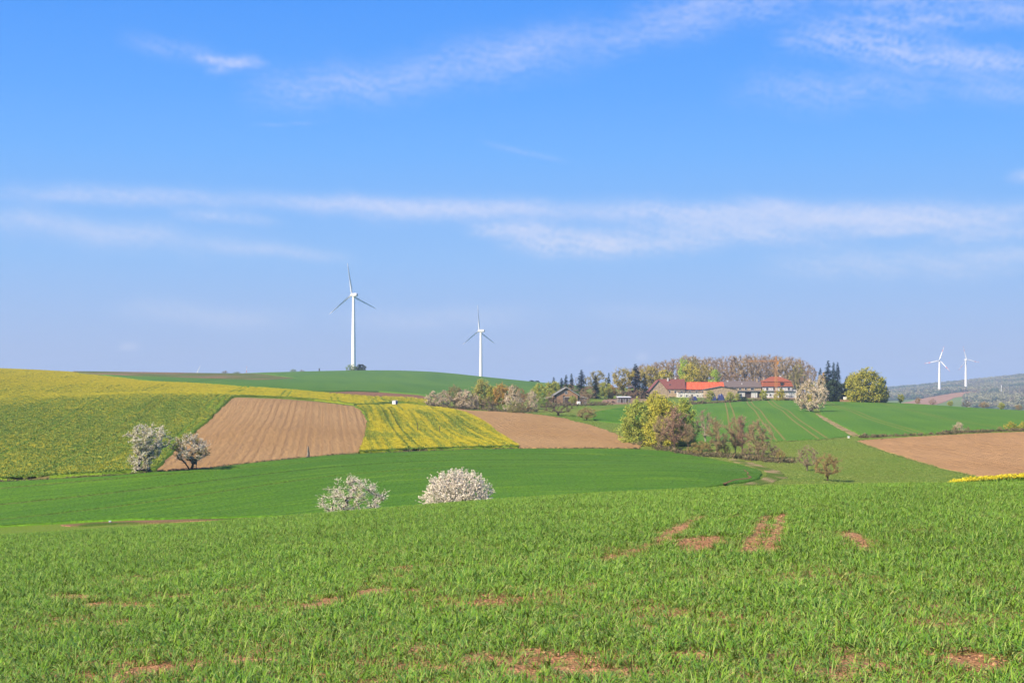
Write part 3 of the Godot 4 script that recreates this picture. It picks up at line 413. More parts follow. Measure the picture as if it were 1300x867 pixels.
# ---------------------------------------------------------------- mesh building
class MB:
	var v := PackedVector3Array()
	var n := PackedVector3Array()
	var c := PackedColorArray()
	var uv := PackedVector2Array()
	var i := PackedInt32Array()
	func vert(p: Vector3, nn: Vector3, col := Color.WHITE, t := Vector2.ZERO) -> int:
		v.append(p); n.append(nn); c.append(col); uv.append(t)
		return v.size() - 1
	func tri(a: Vector3, b: Vector3, d: Vector3, col := Color.WHITE, nn := Vector3.ZERO):
		if nn == Vector3.ZERO:
			nn = (d - a).cross(b - a).normalized()
		var k := v.size()
		for p in [a, b, d]:
			v.append(p); n.append(nn); c.append(col); uv.append(Vector2(p.x + p.z, p.y))
		i.append(k); i.append(k + 1); i.append(k + 2)
	# corners in order round the face, clockwise seen from outside
	func quad(a: Vector3, b: Vector3, d: Vector3, e: Vector3, col := Color.WHITE, nn := Vector3.ZERO):
		if nn == Vector3.ZERO:
			nn = (d - a).cross(b - a).normalized()
		var k := v.size()
		for p in [a, b, d, e]:
			v.append(p); n.append(nn); c.append(col); uv.append(Vector2(p.x + p.z, p.y))
		for q in [0, 1, 2, 0, 2, 3]:
			i.append(k + q)
	func poly(pts: Array, col := Color.WHITE):
		for q in range(1, pts.size() - 1):
			tri(pts[0], pts[q], pts[q + 1], col)
	func box(centre: Vector3, size: Vector3, col := Color.WHITE, basis := Basis.IDENTITY, bevel := 0.0):
		var h := size * 0.5
		var b := minf(bevel, minf(h.x, minf(h.y, h.z)) * 0.45)
		for ax in 3:
			for s in [-1.0, 1.0]:
				var o := [Vector3.ZERO, Vector3.ZERO, Vector3.ZERO, Vector3.ZERO]
				var u: int = (ax + 1) % 3
				var w: int = (ax + 2) % 3
				var k := 0
				for q in [[-1, -1], [1, -1], [1, 1], [-1, 1]]:
					var p := Vector3.ZERO
					p[ax] = s * h[ax]
					p[u] = q[0] * (h[u] - b)
					p[w] = q[1] * (h[w] - b)
					o[k] = centre + basis * p
					k += 1
				if s > 0:
					quad(o[3], o[2], o[1], o[0], col)
				else:
					quad(o[0], o[1], o[2], o[3], col)
		if b > 0.0:
			for ax in 3:
				var u: int = (ax + 1) % 3
				var w: int = (ax + 2) % 3
				for su in [-1.0, 1.0]:
					for sw in [-1.0, 1.0]:
						var o := []
						for q in [[-1, 0], [1, 0], [1, 1], [-1, 1]]:
							var p := Vector3.ZERO
							p[ax] = q[0] * (h[ax] - b)
							p[u] = su * (h[u] - (b if q[1] == 1 else 0.0))
							p[w] = sw * (h[w] - (0.0 if q[1] == 1 else b))
							o.append(centre + basis * p)
						var nn := Vector3.ZERO
						nn[u] = su
						nn[w] = sw
						quad(o[0], o[1], o[2], o[3], col, (basis * nn).normalized())
	func tube(a: Vector3, b: Vector3, ra: float, rb: float, sides: int, col := Color.WHITE, caps := false):
		var d := b - a
		if d.length() < 1e-5:
			return
		d = d.normalized()
		var u := d.cross(Vector3.UP if absf(d.y) < 0.95 else Vector3.RIGHT).normalized()
		var w := d.cross(u)
		var k := v.size()
		for q in sides:
			var an := TAU * q / sides
			var nn := u * cos(an) + w * sin(an)
			v.append(a + nn * ra); n.append(nn); c.append(col); uv.append(Vector2(float(q) / sides, 0))
			v.append(b + nn * rb); n.append(nn); c.append(col); uv.append(Vector2(float(q) / sides, 1))
		for q in sides:
			var r := (q + 1) % sides
			for t in [k + 2 * q, k + 2 * q + 1, k + 2 * r + 1, k + 2 * q, k + 2 * r + 1, k + 2 * r]:
				i.append(t)
		if caps:
			for q in range(1, sides - 1):
				tri(v[k], v[k + 2 * q], v[k + 2 * q + 2], col, -d)
				tri(v[k + 1], v[k + 2 * q + 3], v[k + 2 * q + 1], col, d)
	# rings: [y, radius] from below, round the y axis
	func lathe(rings: Array, sides: int, col := Color.WHITE):
		for q in rings.size() - 1:
			tube(Vector3(0, rings[q][0], 0), Vector3(0, rings[q + 1][0], 0), rings[q][1], rings[q + 1][1], sides, col, q == rings.size() - 2)
	func mesh() -> ArrayMesh:
		var m := ArrayMesh.new()
		if v.is_empty():
			return m
		# every face is wound to agree with its normals
		for k in range(0, i.size(), 3):
			var a0 := v[i[k]]
			if (v[i[k + 2]] - a0).cross(v[i[k + 1]] - a0).dot(n[i[k]] + n[i[k + 1]] + n[i[k + 2]]) < 0.0:
				var sw := i[k + 1]
				i[k + 1] = i[k + 2]
				i[k + 2] = sw
		var a := []
		a.resize(Mesh.ARRAY_MAX)
		a[Mesh.ARRAY_VERTEX] = v
		a[Mesh.ARRAY_NORMAL] = n
		a[Mesh.ARRAY_COLOR] = c
		a[Mesh.ARRAY_TEX_UV] = uv
		a[Mesh.ARRAY_INDEX] = i
		m.add_surface_from_arrays(Mesh.PRIMITIVE_TRIANGLES, a)
		return m

# ---------------------------------------------------------------- sky
func stop(e: float) -> Vector3:
	# linear radiance of clear air by elevation in degrees
	var t := [[0.0, Vector3(0.435, 0.528, 0.765)], [1.5, Vector3(0.420, 0.535, 0.79)], [3.2, Vector3(0.375, 0.548, 0.87)], [5.4, Vector3(0.300, 0.545, 0.95)], [9.6, Vector3(0.175, 0.470, 1.02)], [12.0, Vector3(0.125, 0.410, 1.02)], [15.6, Vector3(0.080, 0.340, 1.00)], [30.0, Vector3(0.040, 0.220, 0.82)], [90.0, Vector3(0.020, 0.120, 0.52)]]
	for k in t.size() - 1:
		if e <= t[k + 1][0]:
			var f: float = clampf((e - t[k][0]) / (t[k + 1][0] - t[k][0]), 0.0, 1.0)
			return (t[k][1] as Vector3).lerp(t[k + 1][1], f)
	return t[-1][1]

func make_sky() -> ImageTexture:
	var W := 4096
	var Hh := 2048
	var img := Image.create_empty(W, Hh, false, Image.FORMAT_RGBF)
	var per := W / 360.0
	for y in Hh:
		var e := 90.0 - (y + 0.5) / per
		var c := stop(maxf(e, 0.0)) / EXPOSURE
		if e < -1.0:
			c = Vector3(0.16, 0.17, 0.10)
		img.fill_rect(Rect2i(0, y, W, 1), Color(c.x, c.y, c.z))
	# cirrus: streaks of [azimuth, elevation] to [azimuth, elevation] in degrees, half width, strength, graininess
	var streaks := [
		[-21.5, 7.7, -9.0, 7.75, 0.35, 0.26, 0.5], [-12.0, 7.75, 4.5, 7.4, 0.32, 0.42, 0.5], [2.0, 7.45, 13.0, 7.1, 0.42, 0.40, 0.6], [9.0, 6.95, 22.0, 6.75, 0.45, 0.46, 0.6],
		[-14.0, 7.1, -9.0, 6.9, 0.22, 0.22, 0.6], [-22.0, 6.9, -12.0, 6.0, 0.40, 0.20, 0.5], [-13.0, 6.05, -6.0, 5.45, 0.24, 0.22, 0.5],
		[-2.2, 6.75, 2.5, 6.6, 0.28, 0.40, 0.8], [-1.0, 6.3, 6.0, 6.2, 0.50, 0.50, 0.8], [2.0, 5.9, 9.0, 6.15, 0.40, 0.28, 0.8], [5.5, 6.9, 12.0, 6.3, 0.30, 0.26, 0.8],
		[13.0, 6.25, 17.5, 6.4, 0.16, 0.34, 0.7], [16.0, 6.0, 22.0, 6.2, 0.30, 0.22, 0.7], [9.0, 5.2, 22.0, 4.8, 0.55, 0.20, 0.6], [17.0, 5.3, 23.0, 5.5, 0.3, 0.2, 0.6],
		[6.0, 7.2, 20.0, 6.9, 0.5, 0.22, 0.7], [3.0, 6.6, 15.0, 6.2, 0.45, 0.22, 0.9], [-9.0, 7.55, 6.0, 7.3, 0.5, 0.14, 0.7], [-22.0, 6.6, -8.0, 5.7, 0.6, 0.10, 0.6], [19.2, 8.3, 23.0, 8.1, 0.22, 0.42, 0.6], [8.5, 7.9, 12.0, 7.3, 0.22, 0.14, 0.8],
		[-13.0, 13.1, -9.7, 13.0, 0.16, 0.36, 0.9], [-12.5, 12.6, -10.0, 13.2, 0.25, 0.16, 0.9], [-16.0, 13.8, -11.0, 12.9, 0.35, 0.10, 0.8],
		[-11.5, 11.9, -2.0, 12.7, 0.7, 0.17, 0.8], [-6.0, 12.6, 4.0, 13.9, 0.8, 0.15, 0.8], [-3.0, 13.6, 6.0, 14.6, 0.6, 0.12, 0.8], [4.0, 14.9, 14.0, 15.7, 0.7, 0.20, 0.9], [2.0, 13.8, 10.0, 14.9, 0.6, 0.12, 0.9],
		[10.0, 13.9, 18.0, 13.2, 0.50, 0.26, 1.0], [11.0, 14.5, 21.0, 14.1, 0.40, 0.22, 1.0], [13.0, 13.4, 20.0, 12.3, 0.40, 0.24, 1.0], [16.0, 13.0, 22.0, 12.2, 0.45, 0.24, 1.0], [12.0, 15.2, 22.0, 15.0, 0.5, 0.18, 1.0], [18.0, 14.8, 22.5, 13.6, 0.4, 0.2, 1.0], [8.0, 12.1, 19.0, 11.7, 0.7, 0.13, 0.8], [17.0, 12.0, 22.0, 11.2, 0.5, 0.15, 0.8],
		[-11.0, 10.6, -7.2, 10.85, 0.035, 0.10, 0.3], [-1.5, 10.2, 2.5, 9.3, 0.10, 0.10, 0.7],
		[-16.5, 3.3, -8.0, 3.0, 0.45, 0.15, 0.5], [-8.0, 2.9, 2.0, 3.2, 0.45, 0.13, 0.5], [2.0, 3.4, 10.0, 3.0, 0.4, 0.08, 0.5],
		[-15.7, 1.78, -14.8, 1.85, 0.14, 0.30, 0.4], [5.0, 1.50, 5.6, 1.55, 0.16, 0.28, 0.4], [2.9, 1.34, 3.6, 1.38, 0.12, 0.10, 0.4]]
	var r := RandomNumberGenerator.new()
	r.seed = 21
	for k in 150:
		var az := r.randf_range(27.0, 333.0)
		var el := r.randf_range(3.0, 48.0)
		var ln := r.randf_range(4.0, 14.0)
		var dl := r.randf_range(-0.12, 0.12) * ln
		streaks.append([az - ln * 0.5, el - dl * 0.5, az + ln * 0.5, el + dl * 0.5, r.randf_range(0.2, 0.8), r.randf_range(0.08, 0.4), r.randf_range(0.5, 1.0)])
	for k in 30:
		var az := r.randf_range(-24.0, 24.0)
		var el := r.randf_range(17.5, 48.0)
		var ln := r.randf_range(4.0, 12.0)
		streaks.append([az - ln * 0.5, el, az + ln * 0.5, el + r.randf_range(-1.2, 1.2), r.randf_range(0.3, 0.8), r.randf_range(0.1, 0.3), r.randf_range(0.6, 1.0)])
	var nz := FastNoiseLite.new()
	nz.seed = 3
	nz.frequency = 1.0
	nz.fractal_octaves = 4
	var a := PackedFloat32Array()
	var rows := int(95 * per)
	a.resize(W * rows)
	for s in streaks:
		var p0 := Vector2(s[0], s[1])
		var p1 := Vector2(s[2], s[3])
		var hw: float = s[4] * 1.2
		var d := p1 - p0
		var L := d.length()
		d /= L
		var reach := hw * 3.0
		var x0 := int(floor((minf(p0.x, p1.x) - reach) * per))
		var x1 := int(ceil((maxf(p0.x, p1.x) + reach) * per))
		var y0 := maxi(0, int(floor((90.0 - maxf(p0.y, p1.y) - reach) * per)))
		var y1 := mini(rows - 1, int(ceil((90.0 - minf(p0.y, p1.y) + reach) * per)))
		for y in range(y0, y1):
			var e := 90.0 - (y + 0.5) / per
			if e < 0.2:
				continue
			for x in range(x0, x1):
				var q := Vector2((x + 0.5) / per, e) - p0
				var u := q.dot(d)
				var w := q.x * -d.y + q.y * d.x
				var t := clampf(u / L, 0.0, 1.0)
				var ends := smoothstep(-0.02, 0.35, u / L) * smoothstep(1.05, 0.6, u / L)
				if ends <= 0.0:
					continue
				w += 0.5 * hw * nz.get_noise_2d(u * 0.25 + p0.x * 3.1, p0.y * 7.7)
				var g := exp(-pow(w / hw, 2.0) * 1.6) * ends
				if g < 0.01:
					continue
				var grain := clampf(0.62 + 0.8 * nz.get_noise_2d(u * 0.35 + p0.x, w * 3.2 + p0.y * 5.0 + u * 0.6) + 1.1 * nz.get_noise_2d(u * 0.9 + p0.x * 2.0, w * 13.0 + u * 2.4 + p0.y), 0.0, 1.6)
				a[y * W + posmod(x, W)] += 2.1 * g * float(s[5]) * lerpf(1.0, grain, s[6])
	for y in rows:
		for x in W:
			var f := a[y * W + x]
			if f > 0.004:
				f = 1.0 - exp(-f)
				var c := img.get_pixel(x, y)
				var white := Vector3(0.74, 0.78, 0.93) / EXPOSURE
				img.set_pixel(x, y, Color(lerpf(c.r, maxf(white.x, c.r), f), lerpf(c.g, maxf(white.y, c.g), f), lerpf(c.b, maxf(white.z, c.b), f)))
	return ImageTexture.create_from_image(img)

# ---------------------------------------------------------------- materials
func grain(sd: int, freq: float, octaves: int, lo: float, hi: float, size := 512, kind := FastNoiseLite.TYPE_SIMPLEX_SMOOTH) -> ImageTexture:
	var f := FastNoiseLite.new()
	f.seed = sd
	f.noise_type = kind
	f.frequency = freq
	f.fractal_octaves = octaves
	f.fractal_gain = 0.6
	var im := f.get_seamless_image(size, size)
	im.convert(Image.FORMAT_L8)
	var d := im.get_data()
	for k in d.size():
		d[k] = int(255.0 * clampf(lerpf(lo, hi, d[k] / 255.0), 0.0, 1.0))
	return ImageTexture.create_from_image(Image.create_from_data(size, size, false, Image.FORMAT_L8, d))

func plain(col: Color, rough := 0.9, metal := 0.0) -> StandardMaterial3D:
	var m := StandardMaterial3D.new()
	m.albedo_color = col.linear_to_srgb()
	m.roughness = rough
	m.metallic = metal
	return m

func tinted(rough := 0.9, tex: Texture2D = null, tile := 4.0, bump: Texture2D = null, relief := 5.0) -> StandardMaterial3D:
	var m := StandardMaterial3D.new()
	m.vertex_color_use_as_albedo = true
	m.roughness = rough
	m.metallic_specular = 0.5 if rough < 0.8 else 0.12
	if tex:
		m.albedo_texture = tex
		m.uv1_triplanar = true
		m.uv1_world_triplanar = true
		m.uv1_scale = Vector3.ONE / tile
	if bump:
		m.heightmap_enabled = true
		m.heightmap_texture = bump
		m.heightmap_scale = relief
	return m

func textured(col: Color, rough: float, tex: Texture2D, tile: float) -> StandardMaterial3D:
	var m := plain(col, rough)
	m.albedo_texture = tex
	m.uv1_triplanar = true
	m.uv1_world_triplanar = true
	m.uv1_scale = Vector3.ONE / tile
	return m

func make_materials():
	var g_crop := grain(1, 0.03, 6, 0.62, 1.15, 1024)
	var g_soil := grain(2, 0.03, 5, 0.5, 1.1)
	var g_clod := grain(4, 0.06, 4, 0.0, 1.0, 512, FastNoiseLite.TYPE_CELLULAR)
	var g_wall := grain(3, 0.012, 5, 0.6, 1.1)
	var g_roof := grain(6, 0.05, 3, 0.55, 1.15)
	M.crop = tinted(0.85, g_crop, 17.3, g_crop, 14.0)
	M.soil = tinted(0.95, g_soil, 3.1, g_clod, 10.0)
	M.near_soil = tinted(0.95, g_soil, 0.9, g_clod, 3.2)
	M.ground = tinted(0.95, g_crop, 7.0, g_crop, 8.0)
	M.bark = tinted(0.95)
	M.twig = tinted(0.9)
	M.leaf = tinted(0.65)
	M.leaf.backlight = Color(0.5, 0.5, 0.4)
	M.petal = tinted(0.8)
	M.petal.backlight = Color(0.6, 0.6, 0.6)
	M.needle = tinted(0.8)
	M.wheat = tinted(0.50)
	M.wheat.metallic_specular = 0.22
	M.wheat.backlight = Color(0.4, 0.4, 0.3)
	M.rape = tinted(0.7)
	M.rape.backlight = Color(0.35, 0.35, 0.25)
	M.white_paint = plain(Color(0.80, 0.80, 0.80), 0.45)
	M.grey_paint = plain(Color(0.55, 0.57, 0.60), 0.4)
	M.dark_paint = plain(Color(0.10, 0.11, 0.13), 0.5)
	M.red_paint = plain(Color(0.72, 0.10, 0.04), 0.5)
	M.orange_paint = plain(Color(0.48, 0.22, 0.04), 0.5)
	M.beige_wall = textured(Color(0.52, 0.39, 0.25), 0.95, g_wall, 6.0)
	M.tan_wall = textured(Color(0.46, 0.36, 0.25), 0.95, g_wall, 5.0)
	M.white_wall = textured(Color(0.74, 0.73, 0.72), 0.9, g_wall, 7.0)
	M.brick_wall = textured(Color(0.38, 0.23, 0.14), 0.95, g_wall, 3.0)
	M.grey_wall = textured(Color(0.22, 0.21, 0.20), 0.95, g_wall, 3.0)
	M.dark_red_roof = textured(Color(0.22, 0.070, 0.055), 0.85, g_roof, 3.0)
	M.orange_roof = textured(Color(0.72, 0.13, 0.045), 0.75, g_wall, 9.0)
	M.rust_roof = textured(Color(0.36, 0.10, 0.045), 0.85, g_roof, 2.2)
	M.grey_roof = textured(Color(0.17, 0.135, 0.125), 0.9, g_roof, 3.0)
	M.slate_roof = textured(Color(0.15, 0.145, 0.14), 0.8, g_roof, 4.0)
	M.pale_trim = plain(Color(0.55, 0.56, 0.57), 0.7)
	M.glass = plain(Color(0.03, 0.035, 0.045), 0.15)
	M.dark_wood = textured(Color(0.07, 0.05, 0.045), 0.9, g_wall, 2.0)
	M.old_wood = textured(Color(0.30, 0.26, 0.21), 0.95, g_wall, 1.0)
	M.tarpaulin = textured(Color(0.030, 0.045, 0.17), 0.45, g_wall, 3.0)
	M.teal = plain(Color(0.02, 0.11, 0.12), 0.6)
	M.blue_panel = plain(Color(0.05, 0.08, 0.26), 0.5)
	M.gravel = tinted(0.95, g_soil, 2.0)

# ---------------------------------------------------------------- land form: a thin plate spline through the survey points
func make_land():
	var n := SURVEY.size() / 3
	var px := PackedFloat64Array()
	var pz := PackedFloat64Array()
	for k in n:
		px.append(SURVEY[3 * k] / 1000.0)
		pz.append(SURVEY[3 * k + 2] / 1000.0)
	var m := n + 3
	var A := []
	for r in m:
		var row := PackedFloat64Array()
		row.resize(m + 1)
		if r < n:
			for q in n:
				var d2 := (px[r] - px[q]) ** 2 + (pz[r] - pz[q]) ** 2
				row[q] = 0.5 * d2 * log(d2 + 1e-12) + (1e-7 if q == r else 0.0)
			row[n] = 1.0
			row[n + 1] = px[r]
			row[n + 2] = pz[r]
			row[m] = SURVEY[3 * r + 1]
		else:
			for q in n:
				row[q] = 1.0 if r == n else (px[q] if r == n + 1 else pz[q])
		A.append(row)
	for k in m:
		var best := k
		for r in range(k + 1, m):
			if absf(A[r][k]) > absf(A[best][k]):
				best = r
		var sw = A[k]
		A[k] = A[best]
		A[best] = sw
		var pivot: PackedFloat64Array = A[k]
		for r in range(k + 1, m):
			var row: PackedFloat64Array = A[r]
			var f := row[k] / pivot[k]
			if f == 0.0:
				continue
			for q in range(k, m + 1):
				row[q] -= f * pivot[q]
			A[r] = row
	var sol := PackedFloat64Array()
	sol.resize(m)
	for k in range(m - 1, -1, -1):
		var row: PackedFloat64Array = A[k]
		var s := row[m]
		for q in range(k + 1, m):
			s -= row[q] * sol[q]
		sol[k] = s / row[k]
	# survey grid, finer near the middle
	var t := 0.0
	var half := []
	while t < 9000.0:
		half.append(t)
		t += clampf(0.055 * t, 2.5, 600.0)
	for k in range(half.size() - 1, 0, -1):
		xs.append(-half[k])
	for k in half.size():
		xs.append(half[k])
	t = -30.0
	while t < 13000.0:
		zs.append(t)
		t += clampf(0.036 * t, 2.5, 500.0)
	hs.resize(xs.size() * zs.size())
	for b in zs.size():
		for a in xs.size():
			var x := xs[a] / 1000.0
			var z := zs[b] / 1000.0
			var s := sol[n] + x * sol[n + 1] + z * sol[n + 2]
			for k in n:
				var dx := x - px[k]
				var dz := z - pz[k]
				var d2 := dx * dx + dz * dz
				s += 0.5 * sol[k] * d2 * log(d2 + 1e-12)
			hs[b * xs.size() + a] = clampf(s, -80.0, 140.0)
	# the ground sheet
	var mb := MB.new()
	for b in zs.size():
		for a in xs.size():
			var x := xs[a]
			var z := -zs[b]
			mb.vert(Vector3(x, hs[b * xs.size() + a], z), slope(x, z), ground_colour(x, z))
	for b in zs.size() - 1:
		for a in xs.size() - 1:
			var k := b * xs.size() + a
			for q in [k, k + xs.size(), k + xs.size() + 1, k, k + xs.size() + 1, k + 1]:
				mb.i.append(q)
	var g := part("ground", mb.mesh(), M.ground, self)
	tag(g, "", "", "", "structure")

func H(x: float, z: float) -> float:
	var d := -z
	var a := clampi(xs.bsearch(x) - 1, 0, xs.size() - 2)
	var b := clampi(zs.bsearch(d) - 1, 0, zs.size() - 2)
	var fx := clampf((x - xs[a]) / (xs[a + 1] - xs[a]), 0.0, 1.0)
	var fz := clampf((d - zs[b]) / (zs[b + 1] - zs[b]), 0.0, 1.0)
	var k := b * xs.size() + a
	return lerpf(lerpf(hs[k], hs[k + 1], fx), lerpf(hs[k + xs.size()], hs[k + xs.size() + 1], fx), fz)

func slope(x: float, z: float) -> Vector3:
	var e := maxf(2.0, absf(z) * 0.035)
	return Vector3(H(x - e, z) - H(x + e, z), 2.0 * e, H(x, z - e) - H(x, z + e)).normalized()

func ground_colour(x: float, z: float) -> Color:
	var n1 := noise.get_noise_2d(x * 0.013, z * 0.013)
	var n2 := noise.get_noise_2d(x * 0.08 + 50.0, z * 0.05)
	var c := Color(0.135, 0.230, 0.030)
	c = c.lerp(Color(0.205, 0.235, 0.050), clampf(0.35 + n1 * 0.9, 0.0, 1.0))
	c = c.lerp(Color(0.105, 0.220, 0.032), clampf(n2 * 0.9, 0.0, 0.7))
	return c

# ---------------------------------------------------------------- fields
# A field is laid out in its own rows: u runs along the rows, v across them, shifted by bend(u).
func field(called: String, poly: Array, along_z: bool, bend: Callable, du: float, dv: float, lift: float, colour: Callable, mat: Material, relief = null, grooves := [], groove_depth := 0.2, groove_colour := Color(0.2, 0.13, 0.07), groove_width := 0.45) -> MeshInstance3D:
	var pts := PackedVector2Array()
	var lo := Vector2(1e9, 1e9)
	var hi := Vector2(-1e9, -1e9)
	for k in poly.size():
		var p: Vector2 = poly[k]
		var q: Vector2 = poly[(k + 1) % poly.size()]
		var steps := maxi(1, int(p.distance_to(q) / clampf(du * 0.6, 1.0, 8.0)))
		for s in steps:
			var w := p.lerp(q, float(s) / steps)
			w += Vector2(noise.get_noise_2d(w.x * 0.12, w.y * 0.12), noise.get_noise_2d(w.x * 0.12 + 90.0, w.y * 0.12)) * 0.5
			var uv := Vector2(w.y, w.x - bend.call(w.y)) if along_z else Vector2(w.x, w.y - bend.call(w.x))
			pts.append(uv)
			lo = lo.min(uv)
			hi = hi.max(uv)
	var us := []
	var t := lo.x
	while t < hi.x + du:
		us.append(t)
		t += du
	var vs := []
	t = lo.y
	while t < hi.y + dv:
		vs.append(t)
		t += dv
	for g in grooves:
		for o in [-0.5, -0.3, 0.3, 0.5]:
			vs.append(g + o * groove_width)
	vs.sort()
	var mb := MB.new()
	var nu := us.size()
	var inside := PackedByteArray()
	inside.resize(nu * vs.size())
	var index := PackedInt32Array()
	index.resize(nu * vs.size())
	index.fill(-1)
	for b in vs.size():
		for a in nu:
			inside[b * nu + a] = 1 if Geometry2D.is_point_in_polygon(Vector2(us[a], vs[b]), pts) else 0
	var make := func(uv: Vector2) -> int:
		var x: float = uv.y + bend.call(uv.x) if along_z else uv.x
		var z: float = uv.x if along_z else uv.y + bend.call(uv.x)
		var y := H(x, z) + lift
		var nn := slope(x, z)
		var col: Color = colour.call(x, z, uv.x, uv.y)
		if relief != null:
			var r0: float = relief.call(uv.x, uv.y)
			var r1: float = relief.call(uv.x, uv.y + 0.1)
			y += r0
			var s := (r1 - r0) / 0.1
			nn = (nn + (Vector3(-s, 0, 0) if along_z else Vector3(0, 0, -s))).normalized()
		for g in grooves:
			var o: float = absf(uv.y - g)
			if o < groove_width * 0.4:
				y -= groove_depth
				col = groove_colour
		return mb.vert(Vector3(x, y, z), nn, col)
	for b in vs.size() - 1:
		if vs[b + 1] - vs[b] < 0.005:
			continue
		for a in nu - 1:
			var k: int = b * nu + a
			var cnt: int = inside[k] + inside[k + 1] + inside[k + nu] + inside[k + nu + 1]
			if cnt == 0:
				continue
			if cnt == 4:
				for q in [k, k + 1, k + nu, k + nu + 1]:
					if index[q] < 0:
						index[q] = make.call(Vector2(us[q % nu], vs[q / nu]))
				var order := [k, k + 1, k + nu + 1, k, k + nu + 1, k + nu] if not along_z else [k, k + nu + 1, k + 1, k, k + nu, k + nu + 1]
				for q in order:
					mb.i.append(index[q])
			else:
				var cell := PackedVector2Array([Vector2(us[a], vs[b]), Vector2(us[a + 1], vs[b]), Vector2(us[a + 1], vs[b + 1]), Vector2(us[a], vs[b + 1])])
				for piece in Geometry2D.intersect_polygons(cell, pts):
					var tr := Geometry2D.triangulate_polygon(piece)
					if tr.is_empty():
						for q in range(1, piece.size() - 1):
							tr.append_array(PackedInt32Array([0, q, q + 1]))
					var ids := []
					for p in piece:
						ids.append(make.call(p))
					for q in range(0, tr.size(), 3):
						mb.i.append(ids[tr[q]]); mb.i.append(ids[tr[q + 1]]); mb.i.append(ids[tr[q + 2]])
	# the edge of the crop, down to the ground
	var sense := 1.0
	var probe := pts[0].lerp(pts[1], 0.5)
	if Geometry2D.is_point_in_polygon(probe + (pts[1] - pts[0]).orthogonal().normalized() * 0.05, pts):
		sense = -1.0
	for k in pts.size():
		var p := pts[k]
		var q := pts[(k + 1) % pts.size()]
		var side := (q - p).orthogonal().normalized() * sense
		var out := Vector3(side.y, 0, side.x) if along_z else Vector3(side.x, 0, side.y)
		var ids := [make.call(p), make.call(q)]
		var A := mb.v[ids[0]]
		var B := mb.v[ids[1]]
		var dn := Vector3(0, lift + 0.15, 0) - out * lift * 0.9
		mb.quad(A, B, B - dn, A - dn, mb.c[ids[0]], (mb.n[ids[0]] + out * 0.55).normalized())
	var o := part(called, mb.mesh(), mat, self)
	tag(o, "", "", "", "structure")
	return o

func straight(_t: float) -> float:
	return 0.0

